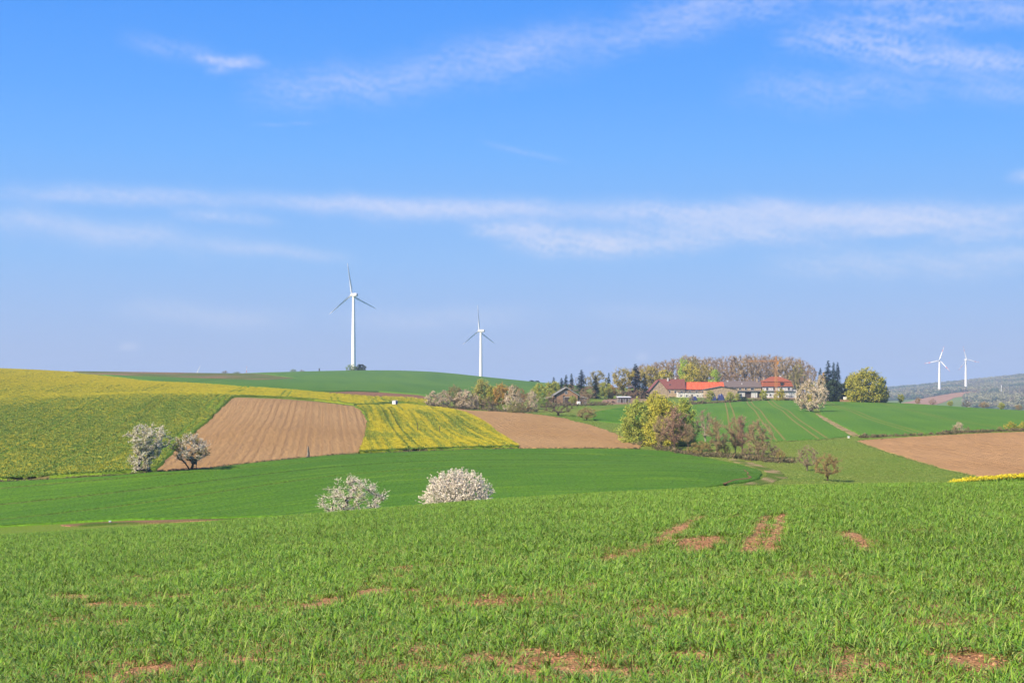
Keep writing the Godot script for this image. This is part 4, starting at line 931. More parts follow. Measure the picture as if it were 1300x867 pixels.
func make_fields():
	var lean := func(z: float) -> float: return 0.133 * (z + 300.0)      # rows of the western fields
	var lean_east := func(z: float) -> float: return -0.147 * (z + 300.0)
	var contour := func(x: float) -> float: return -31.0 * tanh((x + 33.0) / 20.0) + 0.05 * x + 0.02 * pow(maxf(0.0, x - 18.0), 2.0) * 2.0
	var wheat := func(x: float, z: float, u: float, v: float) -> Color:
		var s := noise.get_noise_2d(u * 0.012, v * 0.8)
		var p := noise.get_noise_2d(x * 0.035 + 9.0, z * 0.02)
		var c := Color(0.078, 0.195, 0.017).lerp(Color(0.100, 0.225, 0.018), clampf(0.5 + p * 1.1, 0.0, 1.0))
		c = c.lerp(Color(0.056, 0.155, 0.018), clampf(s * 1.7, 0.0, 0.8))
		c = c.lerp(Color(0.135, 0.245, 0.026), clampf(noise.get_noise_2d(x * 0.16, v * 0.32 + 60.0) * 0.9 - 0.1, 0.0, 0.5))
		if noise.get_noise_2d(x * 0.05 + 300.0, v * 0.25) > 0.42:
			c = c.lerp(Color(0.16, 0.30, 0.02), 0.6)
		return c
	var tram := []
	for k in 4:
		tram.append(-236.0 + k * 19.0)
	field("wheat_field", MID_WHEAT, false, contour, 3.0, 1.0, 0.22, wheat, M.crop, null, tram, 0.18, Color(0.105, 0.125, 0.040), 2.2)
	var soil := func(x: float, z: float, u: float, v: float) -> Color:
		var s := noise.get_noise_2d(u * 0.02, v * 0.9)
		var p := noise.get_noise_2d(x * 0.03 + 40.0, z * 0.012)
		var c := Color(0.52, 0.320, 0.140).lerp(Color(0.585, 0.375, 0.175), clampf(0.5 + p, 0.0, 1.0))
		return c.lerp(Color(0.48, 0.305, 0.150), clampf(s * 1.1, 0.0, 0.55))
	var ridge := func(u: float, v: float) -> float:
		var w := v + 0.12 * noise.get_noise_2d(u * 0.05, v * 0.1)
		return 0.022 * sin(w * TAU / 1.5) + 0.05 * noise.get_noise_2d(u * 0.4, v * 1.5)
	var marks := []
	for k in 9:
		marks.append(-61.5 + k * 4.2)
		marks.append(-60.0 + k * 4.2)
	field("ploughed_field", PLOUGH_ONE, true, lean, 2.5, 0.3, 0.14, soil, M.soil, ridge, marks, 0.06, Color(0.48, 0.30, 0.145), 0.4)
	var shallow := func(u: float, v: float) -> float:
		return 0.04 * sin(v * TAU / 1.2) + 0.05 * noise.get_noise_2d(u * 0.4, v * 1.5)
	field("ploughed_field", PLOUGH_TWO, true, lean, 2.5, 0.4, 0.14, soil, M.soil, shallow)
	var warm := func(x: float, z: float, u: float, v: float) -> Color:
		var p := noise.get_noise_2d(x * 0.04 + 70.0, z * 0.03)
		var s := noise.get_noise_2d(u * 0.05, v * 0.8)
		var c := Color(0.64, 0.390, 0.185).lerp(Color(0.57, 0.340, 0.155), clampf(0.5 + p, 0.0, 1.0))
		return c.lerp(Color(0.52, 0.32, 0.165), clampf(s, 0.0, 0.4))
	field("ploughed_field", PLOUGH_THREE, true, func(_z): return 0.0, 2.5, 0.5, 0.14, warm, M.soil, shallow, [79.2, 80.9], 0.12, Color(0.52, 0.32, 0.165), 0.5)
	var dry := func(x: float, z: float, u: float, v: float) -> Color:
		var p := noise.get_noise_2d(x * 0.05, z * 0.03)
		return Color(0.38, 0.21, 0.13).lerp(Color(0.30, 0.18, 0.10), clampf(0.5 + p, 0.0, 1.0))
	field("soil_strip", SOIL_STRIP, true, straight, 6.0, 2.0, 0.16, dry, M.soil)
	field("dirt_track", TRACK, true, straight, 3.0, 1.0, 0.12, dry, M.soil)
	var path := func(x: float, z: float, u: float, v: float) -> Color:
		var p := noise.get_noise_2d(x * 0.5, z * 0.08)
		return Color(0.56, 0.41, 0.22).lerp(Color(0.24, 0.25, 0.07), clampf(0.35 + p * 1.2, 0.0, 1.0))
	field("dirt_path", DIRT_PATH, true, lean_east, 3.0, 0.5, 0.12, path, M.soil)
	field("field_road", FIELD_ROAD, true, straight, 1.5, 0.6, 0.08, func(x: float, z: float, u: float, v: float) -> Color:
		var p := noise.get_noise_2d(x * 0.22 + 5.0, z * 0.10)
		return Color(0.16, 0.25, 0.04).lerp(Color(0.54, 0.40, 0.22), clampf(0.25 + p * 1.8, 0.0, 1.0)), M.soil)
	field("washed_gully", GULLY, true, straight, 1.0, 0.3, 0.24, dry, M.soil)
	field("field_margin", SOIL_MARGIN, false, straight, 1.5, 0.8, 0.10, func(x: float, z: float, u: float, v: float) -> Color:
		var p := noise.get_noise_2d(x * 0.16 + 15.0, z * 0.35)
		return Color(0.12, 0.20, 0.035).lerp(Color(0.38, 0.22, 0.13), clampf(0.4 + p * 2.4, 0.0, 1.0)), M.soil)
	var far_crop := func(x: float, z: float, u: float, v: float) -> Color:
		var p := noise.get_noise_2d(x * 0.012, z * 0.006)
		var s := noise.get_noise_2d(u * 0.004, v * 0.12)
		return Color(0.092, 0.200, 0.034).lerp(Color(0.110, 0.224, 0.034), clampf(0.5 + p, 0.0, 1.0)).lerp(Color(0.068, 0.165, 0.036), clampf(s, 0.0, 0.5))
	field("wheat_field", FAR_GREEN, true, lean, 14.0, 5.0, 0.45, far_crop, M.crop)
	field("fallow_field", FALLOW, true, lean, 14.0, 6.0, 0.30, func(x: float, z: float, u: float, v: float) -> Color:
		var p := noise.get_noise_2d(x * 0.02, z * 0.008)
		return Color(0.33, 0.22, 0.13).lerp(Color(0.15, 0.21, 0.05), clampf(0.45 + p * 1.5, 0.0, 1.0)), M.soil)
	field("wheat_field", GREEN_PATCH, true, lean, 4.0, 2.0, 0.22, wheat, M.crop)
	var east := func(x: float, z: float, u: float, v: float) -> Color:
		var p := noise.get_noise_2d(x * 0.02, z * 0.012)
		var s := noise.get_noise_2d(u * 0.006, v * 0.3)
		var c := Color(0.098, 0.218, 0.030).lerp(Color(0.118, 0.242, 0.030), clampf(0.5 + p, 0.0, 1.0)).lerp(Color(0.070, 0.180, 0.032), clampf(s, 0.0, 0.5))
		if noise.get_noise_2d(x * 0.04 + 700.0, z * 0.03) > 0.45:
			c = c.lerp(Color(0.11, 0.22, 0.03), 0.5)
		return c
	var tan_line := Color(0.24, 0.22, 0.07)
	field("wheat_field", RIGHT_WHEAT_W, true, lean_east, 6.0, 2.0, 0.25, east, M.crop, null, [47.0, 49.0, 65.8, 67.8, 56.5, 58.4], 0.10, tan_line, 0.6)
	field("wheat_field", RIGHT_WHEAT_E, true, lean_east, 7.0, 2.5, 0.25, east, M.crop, null, [89.0, 91.0, 112.0, 114.0], 0.10, tan_line, 0.55)
	# rape: the green canopy; flowers stand on it
	var rape := func(x: float, z: float, u: float, v: float) -> Color:
		return Color(0.135, 0.235, 0.022).lerp(Color(0.40, 0.37, 0.014), clampf(bloom(x, z), 0.0, 1.0) * 0.6)
	var ruts := []
	for k in 8:
		ruts.append(-83.0 - k * 15.0)
		ruts.append(-81.0 - k * 15.0)
	field("rapeseed_field", RAPE_ONE, true, lean, 5.0, 1.5, 0.40, rape, M.crop, null, ruts, 0.5, Color(0.15, 0.13, 0.05), 0.8)
	field("rapeseed_field", RAPE_TWO, true, lean, 3.0, 1.0, 0.40, rape, M.crop, null, [-24.6, -22.7, -7.6, -5.6], 0.5, Color(0.10, 0.10, 0.04), 0.7)
	field("rapeseed_field", RAPE_NEAR, true, straight, 2.0, 1.0, 0.85, func(_x, _z, _u, _v): return Color(0.09, 0.17, 0.03), M.crop)
	field("farm_yard", YARD, true, straight, 4.0, 2.0, 0.12, func(x: float, z: float, u: float, v: float) -> Color:
		return Color(0.42, 0.29, 0.21).lerp(Color(0.30, 0.20, 0.13), clampf(0.4 + noise.get_noise_2d(x * 0.1, z * 0.1), 0.0, 1.0)), M.gravel)
	# near soil under the wheat
	var mb := MB.new()
	var cols := 260
	var rws := 280
	for b in rws + 1:
		var f := float(b) / rws
		var z := -lerpf(3.0, 66.0, f * f * 0.65 + f * 0.35)
		for a in cols + 1:
			var x := lerpf(-34.0, 34.0, float(a) / cols)
			var r := 0.028 * fine.get_noise_2d(x * 2.2, z * 2.2) + 0.014 * fine.get_noise_2d(x * 7.0, z * 7.0)
			var nn := slope(x, z) + Vector3(fine.get_noise_2d(x * 4.0, z * 4.0), 0, fine.get_noise_2d(x * 4.0 + 30.0, z * 4.0)) * 0.25
			var p := noise.get_noise_2d(x * 0.4, z * 0.4)
			mb.vert(Vector3(x, H(x, z) + 0.05 + r, z), nn.normalized(), Color(0.52, 0.275, 0.135).lerp(Color(0.63, 0.37, 0.20), clampf(0.5 + p, 0.0, 1.0)))
	for b in rws:
		for a in cols:
			var k := b * (cols + 1) + a
			for q in [k, k + cols + 1, k + cols + 2, k, k + cols + 2, k + 1]:
				mb.i.append(q)
	tag(part("wheat_field_soil", mb.mesh(), M.near_soil, self), "", "", "", "structure")

# how much a place in the rape is in flower
func bloom(x: float, z: float) -> float:
	var n1 := noise.get_noise_2d(x * 0.03, z * 0.012)
	var v := x - 0.133 * (z + 300.0)
	var n2 := noise.get_noise_2d(v * 0.55 + 20.0, z * 0.012)
	if x > -46.0 and z > -470.0:
		var dull := clampf(1.0 - absf(z + 292.0 + 0.4 * (x + 25.0)) / 14.0, 0.0, 1.0) * clampf((-x - 10.0) / 12.0, 0.0, 1.0)
		return clampf(0.29 + n1 * 0.3 + n2 * 0.8 - dull * 0.45, 0.0, 1.0)
	return clampf(lerpf(0.04, 0.78, smoothstep(-290.0, -540.0, z)) + n1 * 0.18 + n2 * 0.25, 0.0, 1.0)

# ---------------------------------------------------------------- scattered copies
func scatter(called: String, mesh: Mesh, mat: Material, where: Array, parent: Node) -> MultiMeshInstance3D:
	# where: PackedFloat32Array rows of x, y, z, turn, scale, stretch, tint
	var mm := MultiMesh.new()
	mm.transform_format = MultiMesh.TRANSFORM_3D
	mm.use_colors = true
	mm.mesh = mesh
	mm.instance_count = where.size() / 7
	var buf := PackedFloat32Array()
	buf.resize(where.size() / 7 * 16)
	for k in where.size() / 7:
		var o := k * 7
		var s: float = where[o + 4]
		var c := cos(where[o + 3]) * s
		var w := sin(where[o + 3]) * s
		var t: float = where[o + 6]
		var p := k * 16
		buf[p] = c; buf[p + 2] = w; buf[p + 3] = where[o]
		buf[p + 5] = s * where[o + 5]; buf[p + 7] = where[o + 1]
		buf[p + 8] = -w; buf[p + 10] = c; buf[p + 11] = where[o + 2]
		buf[p + 12] = t; buf[p + 13] = t; buf[p + 14] = t; buf[p + 15] = 1.0
	mm.buffer = buf
	var o := MultiMeshInstance3D.new()
	o.name = called
	o.multimesh = mm
	o.material_override = mat
	parent.add_child(o, true)
	return o

func blade(mb: MB, base: Vector3, az: float, lift: float, droop: float, length: float, width: float, col: Color, segs := 3):
	var d := Vector3(cos(az), 0, sin(az))
	var side := Vector3(-sin(az), 0, cos(az))
	side = side.rotated(d, rng.randf_range(-0.5, 0.5))
	var p := base
	var e := lift
	var k0 := mb.v.size()
	for s in segs + 1:
		var t := float(s) / segs
		var w := width * (0.55 + 1.2 * t) * (1.0 - t * t * 0.9) if s < segs else 0.0
		var f := (d * cos(e) + Vector3.UP * sin(e))
		var nn := side.cross(f).normalized()
		var tip := col
		if s < segs:
			mb.vert(p - side * w * 0.5, nn, tip)
			mb.vert(p + side * w * 0.5, nn, tip)
		else:
			mb.vert(p, nn, tip)
		p += f * length / segs
		e -= droop / segs
	for s in segs:
		var k := k0 + 2 * s
		if s < segs - 1:
			for q in [k, k + 1, k + 3, k, k + 3, k + 2]:
				mb.i.append(q)
		else:
			for q in [k, k + 1, k + 2]:
				mb.i.append(q)

func bare(x: float, z: float) -> float:
	var most := 0.0
	for b in BARE:
		var p := Vector2(b[0], b[1])
		var q := Vector2(b[2], b[3])
		var w := Vector2(x, z)
		if absf(w.x - p.x) > 5.0 or absf(w.y - p.y) > 14.0:
			continue
		var d := Geometry2D.get_closest_point_to_segment(w, p, q).distance_to(w)
		d += 0.16 * fine.get_noise_2d(x * 3.5, z * 1.6)
		most = maxf(most, float(b[5]) * (1.0 - smoothstep(float(b[4]) * 0.7, float(b[4]) * 2.0, d)))
	return most

func make_wheat():
	var crop := Node3D.new()
	crop.name = numbered("wheat_crop")
	add_child(crop)
	tag(crop, "young green wheat covering the near field down to its crest", "wheat", "", "stuff")
	var kinds := 7
	var meshes := []
	for k in kinds:
		var mb := MB.new()
		var n := rng.randi_range(15, 20)
		for q in n:
			var az := rng.randf() * TAU
			var r := rng.randf() * 0.06
			var hue := rng.randf()
			var c := Color(0.070, 0.185, 0.014).lerp(Color(0.185, 0.305, 0.032), hue)
			var pick := rng.randf()
			if pick < 0.28:
				c = Color(0.245, 0.335, 0.090)  # pale blades: the gloss of bent leaves put into their colour
			elif pick < 0.295:
				c = Color(0.34, 0.28, 0.11)
			elif pick < 0.45:
				c = Color(0.080, 0.185, 0.036)
			blade(mb, Vector3(cos(az) * r, -0.01, sin(az) * r), az + rng.randf_range(-0.7, 0.7), rng.randf_range(0.65, 1.45), rng.randf_range(0.5, 2.2), rng.randf_range(0.08, 0.165), rng.randf_range(0.005, 0.0085), c)
		meshes.append(mb.mesh())
	var where := []
	for k in kinds:
		where.append(PackedFloat32Array())
	var r := RandomNumberGenerator.new()
	r.seed = 99
	var z := -6.0
	while z > -64.0:
		var far := -z
		var gap := 0.081 if far < 26.0 else (0.093 if far < 42.0 else 0.104)
		var half := 0.372 * far + 3.0
		var x := -half
		while x < half:
			x += gap * r.randf_range(0.5, 1.5)
			var zz := z + r.randf_range(-0.06, 0.06)
			var thin := bare(x, zz)
			if r.randf() < thin * 0.98:
				continue
			var v := noise.get_noise_2d(x * 0.55, zz * 0.4)
			if v < -0.33 and r.randf() < 0.25:
				continue
			var s := 0.88 * (1.0 + 0.30 * v + r.randf_range(-0.2, 0.25)) * (1.0 - 0.35 * thin)
			var k := r.randi() % kinds
			where[k].append_array(PackedFloat32Array([x, H(x, zz) + 0.05, zz, r.randf() * TAU, s, r.randf_range(0.75, 1.1), 0.88 + 0.25 * r.randf() + 0.15 * noise.get_noise_2d(x * 0.12, zz * 0.1)]))
		z -= gap
	var lump := MB.new()
	var ring0 := []
	for lat in 5:
		var row := []
		for lon in 7:
			var d := Vector3(cos(TAU * lon / 7) * sin(PI * lat / 4), cos(PI * lat / 4) * 0.7, sin(TAU * lon / 7) * sin(PI * lat / 4))
			row.append(d * (1.0 + 0.35 * fine.get_noise_3d(d.x * 2.0, d.y * 2.0, d.z * 2.0)))
		ring0.append(row)
	for lat in 4:
		for lon in 7:
			lump.quad(ring0[lat][lon], ring0[lat][(lon + 1) % 7], ring0[lat + 1][(lon + 1) % 7], ring0[lat + 1][lon], Color(0.40, 0.215, 0.11))
	var clods := PackedFloat32Array()
	while clods.size() < 7 * 9000:
		var cz := -r.randf_range(7.0, 34.0)
		var cx := r.randf_range(-0.38, 0.38) * -cz
		if bare(cx, cz) < 0.3 and r.randf() > 0.12:
			continue
		clods.append_array(PackedFloat32Array([cx, H(cx, cz) + 0.055, cz, r.randf() * TAU, 0.004 + 0.014 * pow(r.randf(), 3.0), r.randf_range(0.6, 1.1), r.randf_range(0.8, 1.2)]))
	tag(scatter("soil_clods", lump.mesh(), M.rape, clods, self), "crumbs of red brown soil in the bare places of the near wheat", "soil", "", "stuff")
	var mid := PackedFloat32Array()
	var edge := PackedVector2Array(MID_WHEAT)
	while mid.size() < 7 * 120000:
		var p := Vector2(r.randf_range(-90.0, 40.0), -r.randf_range(142.0, 268.0))
		if absf(p.x / p.y) > 0.42 or r.randf() > 170.0 / -p.y or not Geometry2D.is_point_in_polygon(p, edge):
			continue
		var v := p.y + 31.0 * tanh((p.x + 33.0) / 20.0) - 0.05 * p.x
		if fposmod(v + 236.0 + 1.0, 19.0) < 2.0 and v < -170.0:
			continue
		mid.append_array(PackedFloat32Array([p.x, H(p.x, p.y) + 0.17, p.y, r.randf() * TAU, r.randf_range(1.3, 2.1), r.randf_range(0.5, 0.8), r.randf_range(0.72, 1.0) + 0.12 * noise.get_noise_2d(p.x * 0.1, v * 0.4)]))
	var second := Node3D.new()
	second.name = numbered("wheat_crop")
	add_child(second)
	tag(second, "short green wheat on the middle field beyond the near crest", "wheat", "", "stuff")
	scatter("wheat_plants", meshes[0], M.wheat, mid, second)
	for k in kinds:
		scatter("wheat_plants", meshes[k], M.wheat, where[k], crop)

func in_poly(p: Vector2, poly: Array) -> bool:
	return Geometry2D.is_point_in_polygon(p, PackedVector2Array(poly))

func make_rape():
	# a stem tuft with leaves, and one with flower heads
	var green := MB.new()
	var yellow := MB.new()
	for q in 9:
		var az := rng.randf() * TAU
		var b := Vector3(cos(az), 0, sin(az)) * rng.randf() * 0.3
		blade(green, b - Vector3(0, 0.1, 0), az, rng.randf_range(0.9, 1.5), rng.randf_range(0.3, 1.2), rng.randf_range(0.35, 0.6), 0.10, Color(0.115, 0.215, 0.025).lerp(Color(0.165, 0.255, 0.03), rng.randf()), 2)
		blade(yellow, b - Vector3(0, 0.1, 0), az, rng.randf_range(0.9, 1.5), rng.randf_range(0.3, 0.9), rng.randf_range(0.3, 0.5), 0.08, Color(0.13, 0.20, 0.025), 2)
	var some := MB.new()
	for q in 9:
		var az := rng.randf() * TAU
		blade(some, Vector3(cos(az), 0, sin(az)) * rng.randf() * 0.3 - Vector3(0, 0.1, 0), az, rng.randf_range(0.9, 1.5), rng.randf_range(0.3, 1.2), rng.randf_range(0.3, 0.55), 0.09, Color(0.12, 0.215, 0.025).lerp(Color(0.17, 0.255, 0.03), rng.randf()), 2)
	for lot in [[yellow, 38], [some, 11], [green, 2]]:
		for q in lot[1]:
			var az := rng.randf() * TAU
			var p := Vector3(cos(az), 0, sin(az)) * sqrt(rng.randf()) * 0.42 + Vector3(0, rng.randf_range(0.24, 0.46), 0)
			petal(lot[0], p, rng.randf_range(0.05, 0.095), Color(0.56, 0.45, 0.008).lerp(Color(0.42, 0.39, 0.012), rng.randf()))
	var gm := green.mesh()
	var ym := yellow.mesh()
	var sm := some.mesh()
	var r := RandomNumberGenerator.new()
	r.seed = 31
	var lots := [[RAPE_ONE, 130000, "flowering rapeseed crop on the long slope at the left", 0.36], [RAPE_TWO, 42000, "flowering rapeseed crop between the two ploughed fields", 0.36], [RAPE_NEAR, 5200, "bright yellow rapeseed crop behind the near crest at the right edge", 0.80]]
	for lot in lots:
		var poly: Array = lot[0]
		var lo := Vector2(1e9, 1e9)
		var hi := Vector2(-1e9, -1e9)
		for p in poly:
			lo = lo.min(p)
			hi = hi.max(p)
		lo.x = maxf(lo.x, -290.0)
		var pk := PackedVector2Array(poly)
		var a := PackedFloat32Array()
		var b := PackedFloat32Array()
		var m := PackedFloat32Array()
		var got := 0
		var tries := 0
		while got < lot[1] and tries < lot[1] * 6:
			tries += 1
			var p := Vector2(r.randf_range(lo.x, hi.x), r.randf_range(lo.y, hi.y))
			# nearer plants matter more
			if r.randf() > clampf(260.0 / -p.y, 0.3, 1.0) or not Geometry2D.is_point_in_polygon(p, pk):
				continue
			var v := p.x - 0.133 * (p.y + 300.0)
			var rut := false
			if lot[1] == 42000:
				for g in [-23.65, -6.6]:
					rut = rut or absf(absf(v - g) - 0.97) < 0.32
			elif lot[1] == 130000:
				var w := fposmod(v + 82.0, 15.0)
				rut = w < 1.35 or w > 13.65
				rut = rut and absf(absf(w if w < 7.0 else w - 15.0) - 1.0) < 0.38 and noise.get_noise_2d(p.x * 0.03, p.y * 0.02) > -0.1
			if rut:
				continue
			got += 1
			var f := 0.95 if lot[1] == 5200 else bloom(p.x, p.y) * 0.85
			var pick := f + r.randf_range(-0.22, 0.22)
			var dst := b if pick > 0.55 else (m if pick > 0.22 else a)
			dst.append_array(PackedFloat32Array([p.x, H(p.x, p.y) + float(lot[3]), p.y, r.randf() * TAU, r.randf_range(0.7, 1.05) * (0.8 if lot[1] == 5200 else 1.0), r.randf_range(0.8, 1.15), r.randf_range(0.8, 1.15)]))
		var o := Node3D.new()
		o.name = numbered("rapeseed_crop")
		add_child(o)
		tag(o, lot[2], "rapeseed", "", "stuff")
		if a.size():
			scatter("green_plants", gm, M.rape, a, o)
		if m.size():
			scatter("budding_plants", sm, M.rape, m, o)
		if b.size():
			scatter("flowering_plants", ym, M.rape, b, o)

func petal(mb: MB, p: Vector3, s: float, col: Color):
	var a := Vector3(rng.randfn(), rng.randfn(), rng.randfn()).normalized()
	var b := a.cross(Vector3(rng.randfn(), rng.randfn(), rng.randfn())).normalized()
	var nn := a.cross(b)
	if nn.y < 0:
		nn = -nn
	mb.quad(p - a * s * 0.6, p - b * s * 0.45, p + a * s * 0.6, p + b * s * 0.45, col, nn)

func make_meadow_grass():
	var mb := MB.new()
	for q in 12:
		var az := rng.randf() * TAU
		var b := Vector3(cos(az), 0, sin(az)) * rng.randf() * 0.22
		blade(mb, b - Vector3(0, 0.05, 0), az, rng.randf_range(0.8, 1.5), rng.randf_range(0.4, 1.4), rng.randf_range(0.10, 0.25), 0.03, Color(0.15, 0.25, 0.03).lerp(Color(0.25, 0.27, 0.06), rng.randf()), 2)
	var r := RandomNumberGenerator.new()
	r.seed = 8
	var a := PackedFloat32Array()
	var keep_off := [PackedVector2Array(MID_WHEAT), PackedVector2Array(PLOUGH_THREE), PackedVector2Array(RIGHT_WHEAT_W), PackedVector2Array(FIELD_ROAD), PackedVector2Array(PLOUGH_TWO), PackedVector2Array(RAPE_TWO), PackedVector2Array(PLOUGH_ONE), PackedVector2Array(RAPE_ONE), PackedVector2Array(RIGHT_WHEAT_E), PackedVector2Array(GREEN_PATCH)]
	while a.size() < 7 * 42000:
		var p := Vector2(r.randf_range(-95.0, 140.0), -r.randf_range(150.0, 480.0))
		if r.randf() > 200.0 / -p.y:
			continue
		var free := true
		for k in keep_off:
			if Geometry2D.is_point_in_polygon(p, k):
				free = false
				break
		if not free or absf(p.x / p.y) > 0.4:
			continue
		a.append_array(PackedFloat32Array([p.x, H(p.x, p.y), p.y, r.randf() * TAU, r.randf_range(0.6, 1.3), r.randf_range(0.5, 1.1), r.randf_range(0.75, 1.2)]))
	var o := scatter("meadow_grass", mb.mesh(), M.rape, a, self)
	tag(o, "rough green grass of the meadow and the field margins", "grass", "", "stuff")

# ---------------------------------------------------------------- trees
# One tree shape: tips are spread through a crown given as [height share, radius share] rings and joined to the nearest wood below.
func grow(sd: int, P: Dictionary) -> Dictionary:
	rng.seed = sd
	var nz := FastNoiseLite.new()
	nz.seed = sd
	nz.frequency = 1.0
	var h := 10.0
	var rad: float = 10.0 * float(P.get("wide", 0.7)) * 0.5
	var rings: Array = P.rings
	var top: float = P.get("trunk", 0.4) * h
	var pos := PackedVector3Array()
	var par := PackedInt32Array()
	var stems: int = P.get("stems", 1)
	var lop: float = P.get("lop", 0.0)
	pos.append(Vector3(0, -0.3, 0))
	par.append(-1)
	for s in stems:
		var p := Vector3.ZERO
		var dir := Vector3(rng.randf_range(-0.12, 0.12), 1, rng.randf_range(-0.12, 0.12)).normalized()
		if stems > 1:
			var an := TAU * (s + rng.randf() * 0.6) / stems
			dir = Vector3(cos(an) * 0.5, 1, sin(an) * 0.5).normalized()
			p = Vector3(cos(an), 0, sin(an)) * 0.15
		var last := 0
		var steps := maxi(2, int(top / 0.8))
		for k in steps:
			p += dir * top / steps
			dir = (dir + Vector3(rng.randf_range(-0.14, 0.14), 0.05, rng.randf_range(-0.14, 0.14))).normalized()
			pos.append(p)
			par.append(last)
			last = pos.size() - 1
	# tips
	var tips := []
	var want: int = P.get("tips", 120)
	var guard := 0
	while tips.size() < want and guard < want * 40:
		guard += 1
		var y := rng.randf_range(float(rings[0][0]), 1.0)
		var rr := 0.0
		for k in rings.size() - 1:
			if y >= rings[k][0] and y <= rings[k + 1][0]:
				rr = lerpf(rings[k][1], rings[k + 1][1], (y - rings[k][0]) / maxf(1e-4, rings[k + 1][0] - rings[k][0]))
		var an := rng.randf() * TAU
		var q := pow(rng.randf(), float(P.get("shell", 0.42)))
		var lump := 1.0 + float(P.get("lumpy", 0.35)) * nz.get_noise_3d(cos(an) * 1.3, y * 3.0, sin(an) * 1.3)
		if rng.randf() > 0.12 + rr:
			continue
		var t := Vector3(cos(an) * q * rr * rad * lump, (y + 0.06 * (lump - 1.0) * q) * h, sin(an) * q * rr * rad * lump)
		t.x += lop * rad * (0.9 - y)
		if nz.get_noise_3d(t.x * 0.32, t.y * 0.32, t.z * 0.32 + 40.0) < float(P.get("gaps", -0.35)):
			continue
		tips.append(t)
	tips.sort_custom(func(a, b): return a.length() < b.length())
	var tipnodes := []
	for t in tips:
		var best := -1
		var cost := 1e9
		for k in range(1, pos.size()):
			var d: Vector3 = t - pos[k]
			var c := d.length() + 1.3 * maxf(0.0, pos[k].y + 0.35 * Vector2(d.x, d.z).length() * float(P.get("rise", 1.0)) - t.y)
			if c < cost:
				cost = c
				best = k
		var a := pos[best]
		var d: Vector3 = t - a
		var out := (a - pos[par[best]]).normalized()
		var ctrl := a + out * d.length() * 0.4 + Vector3(rng.randfn(), rng.randfn() * 0.5, rng.randfn()) * d.length() * 0.1
		var steps := clampi(int(d.length() / 0.75), 1, 5)
		var last := best
		for s in steps:
			var f := float(s + 1) / steps
			pos.append(a.lerp(ctrl, f).lerp(ctrl.lerp(t, f), f))
			par.append(last)
			last = pos.size() - 1
		tipnodes.append(last)
	# thickness from the tips down
	var r2 := PackedFloat32Array()
	r2.resize(pos.size())
	var ex := 2.2
	var tipr: float = P.get("tip_radius", 0.025)
	for k in tipnodes:
		r2[k] += pow(tipr, ex)
	for k in range(pos.size() - 1, 0, -1):
		r2[k] = maxf(r2[k], pow(tipr, ex))
		r2[par[k]] += r2[k]
	var wood := MB.new()
	var crown := MB.new()
	var thick: float = P.get("thick", 1.0)
	var bark: Color = P.get("bark", Color(0.10, 0.075, 0.055))
	var twig: Color = P.get("twig", bark)
	for k in range(1, pos.size()):
		var ra := pow(r2[par[k]], 1.0 / ex) * thick
		var rb := pow(r2[k], 1.0 / ex) * thick
		ra = minf(ra, rb * 1.5)
		if par[k] == 0:
			ra = rb * 1.35
		wood.tube(pos[par[k]], pos[k], ra, rb, 7 if rb > 0.12 else (4 if rb > 0.05 else 3), bark.lerp(twig, clampf(1.0 - rb / 0.12, 0.0, 1.0)))
	# twigs and leaves
	var tn: int = P.get("twigs", 10)
	var tl: float = P.get("twig_len", 0.9)
	var tw: float = P.get("twig_width", 0.03)
	var ln: int = P.get("leaves", 0)
	var ls: float = P.get("leaf", 0.2)
	var cols: Array = P.get("cols", [Color(0.1, 0.2, 0.03)])
	var sag: float = P.get("sag", -0.25)
	for t in tipnodes:
		var chain := [t, par[t]]
		if par[t] > 0 and par[par[t]] > 0:
			chain.append(par[par[t]])
		var hue := rng.randf()
		for q in tn:
			var k: int = chain[rng.randi() % chain.size()]
			var base := pos[k].lerp(pos[par[k]], rng.randf())
			var along := (pos[k] - pos[par[k]]).normalized()
			var d := (along * 0.7 + Vector3(rng.randfn(), rng.randfn() * 0.8 - sag, rng.randfn()) * 0.62).normalized()
			var L := tl * rng.randf_range(0.5, 1.35)
			var tip := base + d * L
			var side := d.cross(Vector3(rng.randfn(), rng.randfn(), rng.randfn())).normalized() * tw
			if tw > 0.0:
				crown.tri(base - side, base + side, tip, twig.lerp(twig * 1.35, rng.randf()))
			for l in ln:
				var f := rng.randf_range(0.1, 1.05)
				var c: Color = cols[int(clampf(hue * 0.6 + rng.randf() * 0.4, 0.0, 0.999) * cols.size())]
				petal(crown, base.lerp(tip, f) + Vector3(rng.randfn(), rng.randfn(), rng.randfn()) * ls * float(P.get("spread", 0.5)), ls * rng.randf_range(0.6, 1.3), c * rng.randf_range(0.85, 1.15))
	return {"wood": wood.mesh(), "crown": crown.mesh()}

